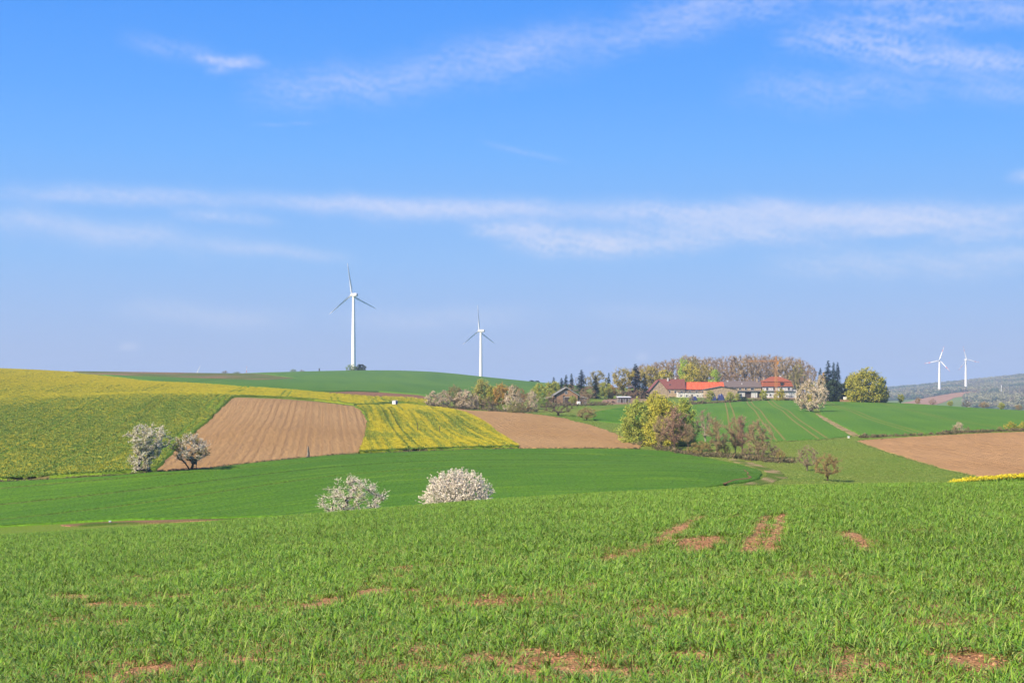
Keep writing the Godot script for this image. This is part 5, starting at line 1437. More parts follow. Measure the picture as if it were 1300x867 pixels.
func grow_conifer(sd: int, col: Color) -> Dictionary:
	rng.seed = sd
	var wood := MB.new()
	var crown := MB.new()
	wood.tube(Vector3(0, -0.3, 0), Vector3(0, 9.8, 0), 0.2, 0.02, 6, Color(0.07, 0.05, 0.04))
	var y := 0.5
	while y < 9.9:
		var f := 1.0 - y / 10.0
		var R := (0.22 + 2.5 * pow(f, 0.85)) * rng.randf_range(0.75, 1.1)
		for q in int(6 + 4 * f):
			var an := rng.randf() * TAU
			var d := Vector3(cos(an), rng.randf_range(-0.28, 0.12), sin(an)).normalized()
			var L := R * rng.randf_range(0.65, 1.12)
			var side := d.cross(Vector3.UP).normalized()
			var n := maxi(4, int(L * 8.0))
			for s in n:
				var t := (s + rng.randf()) / n
				var p := Vector3(0, y, 0) + d * L * t + Vector3(0, -0.25 * t * t * L, 0)
				var w := lerpf(0.75, 0.2, t) * minf(1.0, L) * rng.randf_range(0.6, 1.2)
				for sg in [-1.0, 1.0]:
					var e: Vector3 = p + side * sg * w * 0.6 + d * w * 0.45 + Vector3(0, rng.randf_range(-0.3, 0.05) * w, 0)
					crown.tri(p - d * 0.14, p + d * 0.14 + Vector3(0, 0.05, 0), e, col * rng.randf_range(0.6, 1.5))
		y += lerpf(0.16, 0.34, f)
	return {"wood": wood.mesh(), "crown": crown.mesh()}

func make_trees():
	var round_ := [[0.18, 0.35], [0.3, 0.8], [0.5, 1.0], [0.75, 0.85], [0.9, 0.5], [1.0, 0.12]]
	var dome := [[0.02, 0.92], [0.2, 1.0], [0.5, 0.92], [0.75, 0.7], [0.92, 0.38], [1.0, 0.1]]
	var tall := [[0.30, 0.25], [0.42, 0.62], [0.62, 0.95], [0.8, 1.0], [0.93, 0.65], [1.0, 0.2]]
	var spire := [[0.16, 0.45], [0.3, 0.8], [0.5, 1.0], [0.72, 0.8], [0.88, 0.48], [1.0, 0.1]]
	var stream := [[0.24, 0.35], [0.36, 0.85], [0.55, 1.0], [0.78, 0.85], [0.92, 0.5], [1.0, 0.12]]
	var bushy := [[0.03, 0.75], [0.25, 1.0], [0.55, 0.95], [0.8, 0.65], [1.0, 0.15]]
	var white := [Color(0.62, 0.56, 0.50), Color(0.72, 0.67, 0.62), Color(0.52, 0.45, 0.38)]
	var whiter := [Color(0.78, 0.71, 0.61), Color(0.70, 0.62, 0.52), Color(0.80, 0.75, 0.67), Color(0.36, 0.38, 0.13)]
	var mixed := [Color(0.72, 0.65, 0.55), Color(0.78, 0.73, 0.66), Color(0.34, 0.33, 0.10), Color(0.80, 0.75, 0.68)]
	var beige := [Color(0.62, 0.50, 0.36), Color(0.70, 0.60, 0.47), Color(0.48, 0.39, 0.26), Color(0.32, 0.28, 0.12)]
	var S := {}
	S.blossom_lopsided = [grow(101, {"wide": 0.80, "rings": [[0.06, 0.35], [0.2, 0.6], [0.4, 0.85], [0.7, 1.0], [0.9, 0.85], [1.0, 0.5]], "trunk": 0.5, "tips": 260, "lop": -0.45, "lumpy": 0.6, "gaps": -0.16, "twigs": 14, "twig_len": 0.7, "twig_width": 0.012, "leaves": 14, "leaf": 0.115, "spread": 0.45, "cols": mixed, "bark": Color(0.05, 0.042, 0.038), "thick": 1.25})]
	S.blossom_forked = [grow(102, {"wide": 1.05, "rings": [[0.28, 0.4], [0.42, 0.9], [0.6, 1.0], [0.8, 0.85], [1.0, 0.3]], "trunk": 0.2, "stems": 3, "tips": 200, "lumpy": 0.5, "gaps": -0.2, "twigs": 14, "twig_len": 0.85, "twig_width": 0.014, "leaves": 8, "leaf": 0.15, "spread": 0.35, "cols": [Color(0.72, 0.65, 0.55), Color(0.76, 0.70, 0.62), Color(0.36, 0.30, 0.11), Color(0.30, 0.26, 0.09)], "bark": Color(0.045, 0.038, 0.035), "twig": Color(0.12, 0.09, 0.06), "thick": 1.4})]
	S.blossom_open = [grow(103, {"wide": 1.1, "rings": [[0.34, 0.8], [0.5, 1.0], [0.72, 0.95], [0.9, 0.62], [1.0, 0.2]], "trunk": 0.3, "stems": 2, "tips": 150, "lumpy": 0.45, "gaps": -0.3, "twigs": 16, "twig_len": 0.8, "twig_width": 0.012, "leaves": 9, "leaf": 0.105, "spread": 0.3, "cols": whiter, "bark": Color(0.05, 0.042, 0.04), "thick": 1.2})]
	S.blossom_bush = [grow_rods(104)]
	S.willow = [grow(111, {"wide": 0.85, "rings": dome, "trunk": 0.22, "stems": 3, "tips": 230, "lumpy": 0.5, "gaps": -0.3, "twigs": 11, "twig_len": 1.1, "twig_width": 0.012, "leaves": 9, "leaf": 0.19, "sag": 0.05, "spread": 0.6, "cols": [Color(0.30, 0.36, 0.045), Color(0.36, 0.40, 0.050), Color(0.23, 0.30, 0.040), Color(0.42, 0.43, 0.07)], "bark": Color(0.10, 0.08, 0.05)})]
	S.willow_yellow = [grow(112, {"wide": 0.8, "rings": dome, "trunk": 0.25, "stems": 2, "tips": 230, "lumpy": 0.5, "gaps": -0.3, "twigs": 11, "twig_len": 1.1, "twig_width": 0.012, "leaves": 9, "leaf": 0.19, "sag": 0.05, "spread": 0.6, "cols": [Color(0.37, 0.36, 0.03), Color(0.44, 0.41, 0.035), Color(0.28, 0.30, 0.03), Color(0.50, 0.45, 0.05)], "bark": Color(0.11, 0.09, 0.05)})]
	S.alder = []
	S.alder_red = []
	for k in 3:
		S.alder.append(grow(120 + k, {"wide": 0.66, "rings": stream, "trunk": 0.9, "tips": 120, "lumpy": 0.55, "gaps": -0.22, "rise": 0.4, "twigs": 32, "twig_len": 0.9, "twig_width": 0.018, "leaves": 2, "leaf": 0.13, "cols": [Color(0.30, 0.23, 0.10), Color(0.27, 0.19, 0.10), Color(0.30, 0.28, 0.10)], "bark": Color(0.075, 0.058, 0.048), "twig": Color(0.28, 0.21, 0.125), "tip_radius": 0.018}))
	for k in 2:
		S.alder_red.append(grow(125 + k, {"wide": 0.72, "rings": stream, "trunk": 0.9, "tips": 130, "lumpy": 0.45, "gaps": -0.3, "rise": 0.4, "twigs": 34, "twig_len": 0.9, "twig_width": 0.018, "leaves": 1, "leaf": 0.13, "cols": [Color(0.26, 0.14, 0.09), Color(0.22, 0.12, 0.08)], "bark": Color(0.075, 0.055, 0.05), "twig": Color(0.27, 0.18, 0.125), "tip_radius": 0.018}))
	S.alder_pale = [grow(128, {"wide": 0.78, "rings": round_, "trunk": 0.75, "tips": 120, "gaps": -0.2, "rise": 0.6, "twigs": 34, "twig_len": 0.8, "twig_width": 0.022, "leaves": 0, "bark": Color(0.34, 0.30, 0.25), "twig": Color(0.23, 0.16, 0.11)})]
	S.scrub = [grow(130, {"wide": 1.3, "rings": bushy, "trunk": 0.15, "stems": 5, "tips": 130, "twigs": 22, "twig_len": 1.3, "twig_width": 0.03, "leaves": 1, "leaf": 0.3, "cols": [Color(0.22, 0.18, 0.08), Color(0.18, 0.13, 0.075)], "bark": Color(0.10, 0.075, 0.05), "twig": Color(0.21, 0.155, 0.10)})]
	S.scrub_yellow = [grow(131, {"wide": 1.4, "rings": bushy, "trunk": 0.15, "stems": 5, "tips": 130, "twigs": 22, "twig_len": 1.3, "twig_width": 0.03, "leaves": 2, "leaf": 0.3, "cols": [Color(0.30, 0.24, 0.06), Color(0.24, 0.20, 0.05), Color(0.28, 0.19, 0.07)], "bark": Color(0.16, 0.12, 0.06), "twig": Color(0.25, 0.18, 0.09)})]
	S.orchard_bare = [grow(135, {"wide": 0.85, "rings": round_, "trunk": 0.5, "tips": 140, "gaps": -0.3, "twigs": 30, "twig_len": 0.95, "twig_width": 0.028, "leaves": 0, "bark": Color(0.24, 0.19, 0.15), "twig": Color(0.25, 0.18, 0.12)})]
	S.orchard_bud = [grow(136, {"wide": 0.95, "rings": [[0.22, 0.6], [0.4, 0.95], [0.6, 1.0], [0.82, 0.75], [1.0, 0.2]], "trunk": 0.28, "tips": 140, "gaps": -0.3, "twigs": 26, "twig_len": 0.9, "twig_width": 0.026, "leaves": 2, "leaf": 0.16, "cols": [Color(0.30, 0.21, 0.07), Color(0.25, 0.20, 0.06), Color(0.34, 0.24, 0.10)], "bark": Color(0.13, 0.09, 0.06), "twig": Color(0.25, 0.16, 0.08)})]
	S.orchard_dark = [grow(137, {"wide": 1.3, "rings": [[0.2, 0.6], [0.4, 1.0], [0.65, 0.95], [0.85, 0.65], [1.0, 0.2]], "trunk": 0.22, "tips": 150, "gaps": -0.25, "twigs": 32, "twig_len": 1.0, "twig_width": 0.026, "leaves": 0, "bark": Color(0.06, 0.045, 0.04), "twig": Color(0.16, 0.12, 0.075), "thick": 1.5})]
	S.blossom_round = []
	for k in 3:
		S.blossom_round.append(grow(140 + k, {"wide": 0.95, "rings": [[0.08, 0.7], [0.25, 0.95], [0.5, 1.0], [0.75, 0.8], [0.92, 0.4], [1.0, 0.12]], "trunk": 0.2, "stems": 1 + k, "tips": 170, "lumpy": 0.5, "gaps": -0.28, "twigs": 13, "twig_len": 0.95, "twig_width": 0.02, "leaves": 5, "leaf": 0.20, "spread": 0.4, "cols": beige, "bark": Color(0.09, 0.07, 0.055), "twig": Color(0.20, 0.15, 0.10)}))
	S.conifer = [grow_conifer(150, Color(0.016, 0.040, 0.024)), grow_conifer(151, Color(0.020, 0.048, 0.026)), grow_conifer(152, Color(0.014, 0.036, 0.026))]
	S.evergreen_bush = [grow(155, {"wide": 1.0, "rings": bushy, "trunk": 0.2, "stems": 3, "tips": 150, "twigs": 12, "twig_len": 1.1, "twig_width": 0.0, "leaves": 5, "leaf": 0.42, "cols": [Color(0.022, 0.050, 0.018), Color(0.030, 0.065, 0.020), Color(0.018, 0.040, 0.018)]})]
	S.leafy_round = [grow(156, {"wide": 1.2, "rings": [[0.02, 0.8], [0.2, 1.0], [0.5, 0.95], [0.72, 0.76], [0.9, 0.42], [1.0, 0.12]], "trunk": 0.3, "tips": 380, "lumpy": 0.22, "gaps": -0.6, "twigs": 12, "twig_len": 1.0, "twig_width": 0.0, "leaves": 8, "leaf": 0.22, "cols": [Color(0.29, 0.30, 0.028), Color(0.37, 0.33, 0.028), Color(0.22, 0.25, 0.024), Color(0.42, 0.36, 0.03)], "bark": Color(0.09, 0.07, 0.05)})]
	var leafy := func(sd: int, wide: float, rings: Array, tones: Array, n := 3, gaps := -0.25) -> Array:
		var cols := []
		for c in tones:
			cols.append(c * 1.35)
		return [grow(sd, {"wide": wide, "rings": rings, "trunk": 0.45, "tips": 130, "gaps": gaps, "lumpy": 0.5, "twigs": 14, "twig_len": 0.95, "twig_width": 0.018, "leaves": n + 2, "leaf": 0.21, "cols": cols, "bark": Color(0.10, 0.08, 0.055), "twig": Color(0.15, 0.12, 0.07)}), grow(sd + 1, {"wide": wide, "rings": rings, "trunk": 0.35, "tips": 130, "gaps": gaps, "lumpy": 0.5, "twigs": 14, "twig_len": 0.95, "twig_width": 0.018, "leaves": n + 2, "leaf": 0.21, "cols": cols, "bark": Color(0.10, 0.08, 0.055), "twig": Color(0.15, 0.12, 0.07)})]
	S.yg_tree = leafy.call(160, 0.7, round_, [Color(0.28, 0.29, 0.03), Color(0.22, 0.26, 0.03), Color(0.33, 0.31, 0.04)])
	S.yg_tall = leafy.call(162, 0.62, spire, [Color(0.30, 0.27, 0.04), Color(0.22, 0.23, 0.04), Color(0.33, 0.29, 0.06)], 2, -0.15)
	S.yellow_tree = leafy.call(164, 0.75, round_, [Color(0.34, 0.28, 0.015), Color(0.28, 0.27, 0.02), Color(0.40, 0.31, 0.02)])
	S.lime_tree = leafy.call(166, 0.6, round_, [Color(0.20, 0.33, 0.02), Color(0.26, 0.36, 0.025), Color(0.16, 0.26, 0.02)])
	S.olive_tree = leafy.call(168, 0.8, round_, [Color(0.20, 0.18, 0.06), Color(0.16, 0.15, 0.05), Color(0.24, 0.20, 0.08)], 2)
	S.olive_big = leafy.call(170, 0.8, tall, [Color(0.26, 0.22, 0.04), Color(0.30, 0.24, 0.03), Color(0.19, 0.17, 0.05)], 2, -0.2)
	S.orange_tree = leafy.call(172, 0.65, round_, [Color(0.38, 0.21, 0.03), Color(0.32, 0.19, 0.03), Color(0.30, 0.22, 0.04)])
	S.yellow_bush = leafy.call(174, 0.95, bushy, [Color(0.34, 0.29, 0.02), Color(0.26, 0.25, 0.03), Color(0.38, 0.31, 0.02)])
	S.green_bush = leafy.call(176, 1.1, bushy, [Color(0.12, 0.20, 0.025), Color(0.17, 0.24, 0.03), Color(0.10, 0.16, 0.02)], 4)
	S.olive_bush = leafy.call(178, 1.2, bushy, [Color(0.15, 0.16, 0.04), Color(0.19, 0.19, 0.05), Color(0.12, 0.12, 0.035)], 3)
	S.orange_bush = leafy.call(180, 0.8, bushy, [Color(0.27, 0.15, 0.05), Color(0.22, 0.14, 0.06), Color(0.32, 0.20, 0.09)], 3)
	var bare_wood := func(sd: int, wide: float, rings: Array, bark: Color, twig: Color, trunk := 0.6, n := 26) -> Dictionary:
		return grow(sd, {"wide": wide, "rings": rings, "trunk": trunk, "tips": 130, "gaps": -0.3, "lumpy": 0.5, "rise": 0.8, "twigs": n, "twig_len": 0.75, "twig_width": 0.021, "leaves": 0, "bark": bark, "twig": twig, "tip_radius": 0.018, "thick": 0.9})
	S.forest_bare = [bare_wood.call(190, 0.5, tall, Color(0.15, 0.125, 0.10), Color(0.25, 0.18, 0.105)), bare_wood.call(191, 0.5, tall, Color(0.13, 0.11, 0.09), Color(0.26, 0.19, 0.12))]
	S.forest_bare_b = [bare_wood.call(192, 0.5, tall, Color(0.15, 0.12, 0.09), Color(0.28, 0.20, 0.09)), bare_wood.call(193, 0.55, tall, Color(0.15, 0.12, 0.10), Color(0.24, 0.17, 0.10))]
	S.forest_bare_c = [bare_wood.call(194, 0.5, tall, Color(0.14, 0.115, 0.095), Color(0.23, 0.17, 0.125)), bare_wood.call(195, 0.5, tall, Color(0.16, 0.13, 0.10), Color(0.29, 0.22, 0.11))]
	S.bare_brown = [bare_wood.call(196, 0.75, bushy, Color(0.13, 0.10, 0.075), Color(0.26, 0.175, 0.10), 0.5, 32), bare_wood.call(197, 0.7, spire, Color(0.13, 0.10, 0.075), Color(0.24, 0.16, 0.10), 0.6, 32)]
	S.bare_round = [bare_wood.call(198, 0.8, round_, Color(0.18, 0.15, 0.12), Color(0.24, 0.19, 0.14), 0.4), bare_wood.call(199, 0.8, round_, Color(0.16, 0.13, 0.11), Color(0.22, 0.18, 0.13), 0.4)]
	var span := {}
	var r := RandomNumberGenerator.new()
	r.seed = 77
	var count := {}
	for t in TREES:
		var kind: String = t[0]
		var forms: Array = S[kind]
		var k: int = count.get(kind, 0)
		count[kind] = k + 1
		var form: Dictionary = forms[k % forms.size()]
		var box: AABB = form.crown.get_aabb().merge(form.wood.get_aabb())
		var up: float = box.end.y
		var wide: float = (0.35 if kind == "conifer" else 0.43) * (box.size.x + box.size.z)
		var sy: float = t[3] / up
		var sx: float = t[4] / wide
		var turn := r.randf() * TAU
		if kind.begins_with("blossom_") and kind != "blossom_round":
			turn = 0.0
		var cat := "bush" if String(t[5]).contains("bush") or String(t[5]).contains("shrub") else "tree"
		var o := thing(t[5], t[6], cat, Vector3(t[1], H(t[1], t[2]) - 0.05, t[2]), turn, t[7])
		o.scale = Vector3(sx, sy, sx)
		part("trunk", form.wood, M.bark, o)
		part("crown", form.crown, M.needle if kind == "conifer" else (M.petal if kind.begins_with("blossom") else M.leaf), o)

# a dense bush of upright rods sheathed in blossom
func grow_rods(sd: int) -> Dictionary:
	rng.seed = sd
	var wood := MB.new()
	var crown := MB.new()
	var tones := [Color(0.78, 0.71, 0.61), Color(0.72, 0.64, 0.54), Color(0.80, 0.75, 0.67), Color(0.60, 0.53, 0.42)]
	for k in 1150:
		var an := rng.randf() * TAU
		var q := sqrt(rng.randf())
		var shell := pow(rng.randf(), 0.3)
		var p := Vector3(cos(an) * q * 5.4, 0, sin(an) * q * 5.4)
		p.y = 8.9 * sqrt(maxf(0.0, 1.0 - pow(q * 0.94, 2.4)))
		p *= shell * (1.0 + 0.10 * fine.get_noise_3d(p.x * 0.4, p.y * 0.4, p.z * 0.4))
		var d := (p.normalized() * 0.7 + Vector3(rng.randfn(), rng.randfn() + 0.35, rng.randfn()) * 0.5).normalized()
		var e := p + d * rng.randf_range(0.6, 1.5)
		if k % 9 == 0:
			wood.tube(Vector3(cos(an), 0, sin(an)) * 0.3 * q, p, 0.09, 0.02, 3, Color(0.10, 0.075, 0.06))
		wood.tube(p, e, 0.02, 0.006, 3, Color(0.12, 0.09, 0.07))
		for b in 30:
			petal(crown, p.lerp(e, rng.randf()) + Vector3(rng.randfn(), rng.randfn(), rng.randfn()) * 0.07, rng.randf_range(0.08, 0.17), tones[rng.randi() % 4])
	return {"wood": wood.mesh(), "crown": crown.mesh()}

# low scrub along the hedge lines: nobody could count it
func make_hedges():
	var mb := MB.new()
	rng.seed = 300
	for q in 60:
		var an := rng.randf() * TAU
		var p := Vector3(cos(an), 0, sin(an)) * rng.randf() * 0.8 + Vector3(0, rng.randf() * 0.8, 0)
		petal(mb, p, rng.randf_range(0.15, 0.35), [Color(0.09, 0.12, 0.03), Color(0.13, 0.10, 0.05), Color(0.07, 0.10, 0.03), Color(0.17, 0.13, 0.06)][rng.randi() % 4])
		mb.tri(Vector3(cos(an) * 0.2 - 0.02, -0.1, sin(an) * 0.2), Vector3(cos(an) * 0.2 + 0.02, -0.1, sin(an) * 0.2), p + Vector3(0, 0.2, 0), Color(0.13, 0.09, 0.06))
	var tuft := MB.new()
	for q in 16:
		var az := rng.randf() * TAU
		blade(tuft, Vector3(cos(az), 0, sin(az)) * rng.randf() * 0.8 - Vector3(0, 0.1, 0), az, rng.randf_range(0.8, 1.5), rng.randf_range(0.3, 1.3), rng.randf_range(0.5, 1.1), 0.09, [Color(0.12, 0.21, 0.03), Color(0.17, 0.24, 0.04), Color(0.27, 0.26, 0.09)][rng.randi() % 3], 2)
	var mesh := mb.mesh()
	var r := RandomNumberGenerator.new()
	r.seed = 12
	var lines := [[HEDGE_EAST, 260, 1.2, 0.7, "low scrub hedge above the right ploughed field"], [HEDGE_STREAM, 260, 2.0, 0.7, "brown reeds and scrub along the stream"], [HEDGE_FARM, 220, 1.5, 1.0, "low scrub along the wheat below the farm"], [HEDGE_WEST, 200, 2.0, 0.9, "undergrowth at the foot of the hedgerow before the turbine hill"], [VERGE, 900, 0.6, 0.30, "weedy verge along the upper edge of the middle wheat field"], [VERGE_EAST, 700, 0.6, 0.28, "rough grass edge along the lower side of the right ploughed field"], [VERGE_FARM, 500, 0.7, 0.34, "rough grass edge below the right wheat field"], [VERGE_TWO, 500, 0.7, 0.32, "rough grass edge above the middle ploughed field"], [BARN_SCRUB, 160, 3.5, 0.9, "scrub around the old barn"], [WOOD_FLOOR, 420, 11.0, 2.2, "undergrowth on the floor of the manor wood"]]
	for l in lines:
		var pts: Array = l[0]
		var a := PackedFloat32Array()
		for k in l[1]:
			var s := r.randi() % (pts.size() - 1)
			var p: Vector2 = (pts[s] as Vector2).lerp(pts[s + 1], r.randf()) + Vector2(r.randfn(), r.randfn()) * float(l[2]) * 0.6
			var big := noise.get_noise_2d(p.x * 0.15, p.y * 0.05)
			a.append_array(PackedFloat32Array([p.x, H(p.x, p.y), p.y, r.randf() * TAU, float(l[3]) * (r.randf_range(0.5, 1.3) + big * 0.6), r.randf_range(0.7, 1.2), r.randf_range(0.7, 1.2)]))
		var grassy: bool = String(l[4]).begins_with("rough")
		var o := scatter(numbered("rough_grass" if grassy else "hedge_scrub"), tuft.mesh() if grassy else mesh, M.leaf, a, self)
		tag(o, l[4], "grass" if grassy else "scrub", "", "stuff")

# ---------------------------------------------------------------- far hills
func make_far_land():
	var flat := func(c: Color, d: Color) -> Callable:
		return func(x: float, z: float, _u, _v) -> Color: return c.lerp(d, clampf(0.5 + noise.get_noise_2d(x * 0.01, z * 0.004), 0.0, 1.0))
	field("far_ploughed_field", FAR_SOIL, true, straight, 40.0, 15.0, 1.0, flat.call(Color(0.52, 0.29, 0.15), Color(0.46, 0.26, 0.14)), M.soil)
	field("far_ploughed_field", FAR_SOIL_TWO, true, straight, 40.0, 15.0, 1.0, flat.call(Color(0.34, 0.20, 0.10), Color(0.26, 0.19, 0.08)), M.soil)
	field("far_meadow_field", FAR_MEADOW, true, straight, 40.0, 15.0, 1.2, flat.call(Color(0.06, 0.16, 0.03), Color(0.08, 0.17, 0.03)), M.crop)
	# far-off woods that read as one mass
	var r := RandomNumberGenerator.new()
	r.seed = 55
	rng.seed = 56
	var clumps := []
	for k in 3:
		var mb := MB.new()
		for q in 90:
			var an := rng.randf() * TAU
			var y := rng.randf()
			var p := Vector3(cos(an) * sqrt(1.0 - y * y * 0.8) * 0.5, y * 0.95 + 0.1, sin(an) * sqrt(1.0 - y * y * 0.8) * 0.5) * (0.55 + 0.45 * sqrt(rng.randf()))
			var c: Color = [Color(0.165, 0.145, 0.095), Color(0.065, 0.10, 0.045), Color(0.20, 0.20, 0.105)][k]
			petal(mb, p, rng.randf_range(0.14, 0.28), c * rng.randf_range(0.85, 1.15))
		mb.tube(Vector3(0, -0.3, 0), Vector3(0, 0.6, 0), 0.05, 0.02, 4, Color(0.1, 0.08, 0.06))
		clumps.append(mb.mesh())
	var soilp := [PackedVector2Array(FAR_SOIL), PackedVector2Array(FAR_SOIL_TWO), PackedVector2Array(FAR_MEADOW)]
	var lots := [[], [], []]
	for k in 3:
		lots[k] = PackedFloat32Array()
	var got := 0
	while got < 17000:
		var d := r.randf_range(1750.0, 4700.0)
		var x := d * r.randf_range(0.255, 0.45)
		var z := -d
		var p := Vector2(x, z)
		var skip := false
		for s in soilp:
			skip = skip or Geometry2D.is_point_in_polygon(p, s)
		var n1 := noise.get_noise_2d(x * 0.0022, z * 0.0012)
		if skip or (n1 < -0.30 and d < 3600.0):
			continue
		# the slope in front of the soil field stays open so that it can be seen
		if d < 2800.0 and x / d < 0.322:
			continue
		got += 1
		var n2 := noise.get_noise_2d(x * 0.006 + 9.0, z * 0.003)
		var k := 1 if (n2 > 0.22 or r.randf() < 0.06) else (2 if n2 < -0.05 or r.randf() < 0.2 else 0)
		lots[k].append_array(PackedFloat32Array([x, H(x, z) - 0.5, z, r.randf() * TAU, r.randf_range(6.0, 11.5), r.randf_range(0.6, 0.95), r.randf_range(0.8, 1.25)]))
	var o := Node3D.new()
	o.name = "far_wood"
	add_child(o)
	tag(o, "grey and olive woods covering the far hills at the right", "wood", "", "stuff")
	for k in 3:
		scatter(["bare_trees", "dark_trees", "pale_trees"][k], clumps[k], M.leaf, lots[k], o)

# ---------------------------------------------------------------- wind turbines
func blade_mesh(L: float, from: float, to: float) -> ArrayMesh:
	# a lofted blade along +y between two shares of its length; chord across x, thickness along z
	var mb := MB.new()
	var n := 9
	var prof := [Vector2(-0.28, 0), Vector2(-0.12, 0.5), Vector2(0.2, 0.42), Vector2(0.72, 0), Vector2(0.2, -0.3), Vector2(-0.12, -0.38)]
	var rows := []
	for k in n + 1:
		var t := lerpf(from, to, float(k) / n)
		var chord := L * (lerpf(0.04, 0.072, smoothstep(0.03, 0.22, t)) if t < 0.22 else lerpf(0.072, 0.018, (t - 0.22) / 0.78))
		if t > 0.97:
			chord *= 0.55
		var thick := L * lerpf(0.045, 0.007, smoothstep(0.0, 0.6, t))
		var tw := lerpf(0.32, -0.02, smoothstep(0.05, 0.8, t))
		var row := []
		for q in prof:
			var p := Vector2(q.x * chord, q.y * thick).rotated(tw)
			row.append(Vector3(p.x, t * L, p.y - 0.03 * L * t * t))
		rows.append(row)
	for k in n:
		for q in prof.size():
			var s := (q + 1) % prof.size()
			mb.quad(rows[k][q], rows[k + 1][q], rows[k + 1][s], rows[k][s])
	mb.poly(rows[n])
	mb.poly(rows[0])
	var st := SurfaceTool.new()
	st.create_from(mb.mesh(), 0)
	return st.commit()

func turbine(label: String, x: float, z: float, hub_y: float, L: float, facing: float, phase: float, bands: bool, scale_w := 1.0):
	var g := H(x, z)
	var o := thing("wind_turbine", label, "wind turbine", Vector3(x, g - 0.3, z), 0.0, "wind turbines")
	var h := hub_y - g + 0.3
	var tw := MB.new()
	tw.lathe([[0.0, 2.1 * scale_w], [0.25, 2.1 * scale_w], [0.3, 1.95 * scale_w], [h * 0.33, 1.7 * scale_w], [h * 0.66, 1.4 * scale_w], [h - 1.6, 1.1 * scale_w]], 28)
	part("tower", tw.mesh(), M.white_paint, o)
	var dr := MB.new()
	dr.box(Vector3(0, 1.6, 2.02 * scale_w), Vector3(0.9, 2.0, 0.14), Color.WHITE, Basis.IDENTITY, 0.03)
	part("door", dr.mesh(), M.grey_paint, o)
	var na := MB.new()
	var q := L / 27.0
	var sec := [[-1.9, 1.0, 1.15], [-0.5, 1.35, 1.5], [2.5, 1.4, 1.55], [4.9, 1.2, 1.3], [5.4, 0.8, 0.9]]
	for k in sec.size() - 1:
		var A := []
		var B := []
		for c in 12:
			var an := TAU * c / 12.0
			var ux := signf(cos(an)) * pow(absf(cos(an)), 0.6)
			var uy := signf(sin(an)) * pow(absf(sin(an)), 0.6)
			A.append(Vector3(ux * sec[k][1], uy * sec[k][2], sec[k][0]) * q)
			B.append(Vector3(ux * sec[k + 1][1], uy * sec[k + 1][2], sec[k + 1][0]) * q)
		for c in 12:
			var s := (c + 1) % 12
			na.quad(A[c], B[c], B[s], A[s])
		if k == 0:
			na.poly(A)
		if k == sec.size() - 2:
			na.poly(B)
	var basis := Basis(Vector3.UP, facing)
	var nn := part("nacelle", na.mesh(), M.grey_paint, o)
	nn.position = Vector3(0, h, 0)
	nn.basis = basis
	# rotor in front: -z of the nacelle
	var hb := MB.new()
	hb.lathe([[-1.0, 1.15], [0.0, 1.3], [0.8, 1.05], [1.4, 0.6], [1.65, 0.12]], 14)
	var hub := part("hub", hb.mesh(), M.grey_paint, o)
	hub.position = Vector3(0, h, 0) + basis * Vector3(0, 0, -2.9) * q
	hub.basis = basis * Basis(Vector3.RIGHT, -PI / 2) * Basis.IDENTITY.scaled(Vector3.ONE * q)
	for k in 3:
		var b := part("blade", blade_mesh(L, 0.02, 1.0) if not bands else blade_mesh(L, 0.02, 0.62), M.white_paint, o)
		b.position = Vector3(0, h, 0) + basis * Vector3(0, 0, -2.9) * q
		b.basis = basis * Basis(Vector3.BACK, -phase - TAU * k / 3.0)
		if bands:
			for s in [[0.62, 0.76, true], [0.76, 0.89, false], [0.89, 1.0, true]]:
				part("red_band" if s[2] else "white_band", blade_mesh(L, s[0], s[1]), M.red_paint if s[2] else M.white_paint, b)

func make_turbines():
	turbine("tall white wind turbine rising from the bushes on the hill crest", -129.7, -1150.0, 82.5, 26.5, 0.698, -0.140, false, 1.00)
	turbine("white wind turbine standing lower behind the hedgerow hill", -32.1, -1450.0, 66.6, 26.5, 0.803, -0.052, false, 1.00)
	turbine("far wind turbine with red banded blades left of its twin on the horizon", 1004.2, -3300.0, 80.2, 34.5, 2.827, -0.314, true, 1.75)
	turbine("far wind turbine with red banded blades right of its twin on the horizon", 1104.9, -3420.0, 85.0, 34.5, 3.403, 0.314, true, 1.75)
	turbine("wind turbine of which only two blade tips show over the crest", -429.8, -1900.0, 22.4, 20.0, 0.349, 0.454, false, 1.00)
	turbine("wind turbine of which one reddish blade tip shows over the crest", -398.0, -2100.0, 18.2, 25.0, 0.349, 0.087, true, 1.00)

# ---------------------------------------------------------------- buildings
func slab(called: String, parent: Node, mat: Material, corners: Array, thick: float, up := Vector3.UP) -> MeshInstance3D:
	# a plate whose upper face has these four corners
	var mb := MB.new()
	var n: Vector3 = (corners[1] - corners[0]).cross(corners[3] - corners[0]).normalized()
	if n.dot(up) < 0:
		n = -n
	var lo := []
	for c in corners:
		lo.append(c - n * thick)
	mb.quad(corners[0], corners[1], corners[2], corners[3], Color.WHITE, n)
	mb.quad(lo[0], lo[1], lo[2], lo[3], Color.WHITE, -n)
	for k in 4:
		var s := (k + 1) % 4
		mb.quad(corners[k], corners[s], lo[s], lo[k])
	return part(called, mb.mesh(), mat, parent)

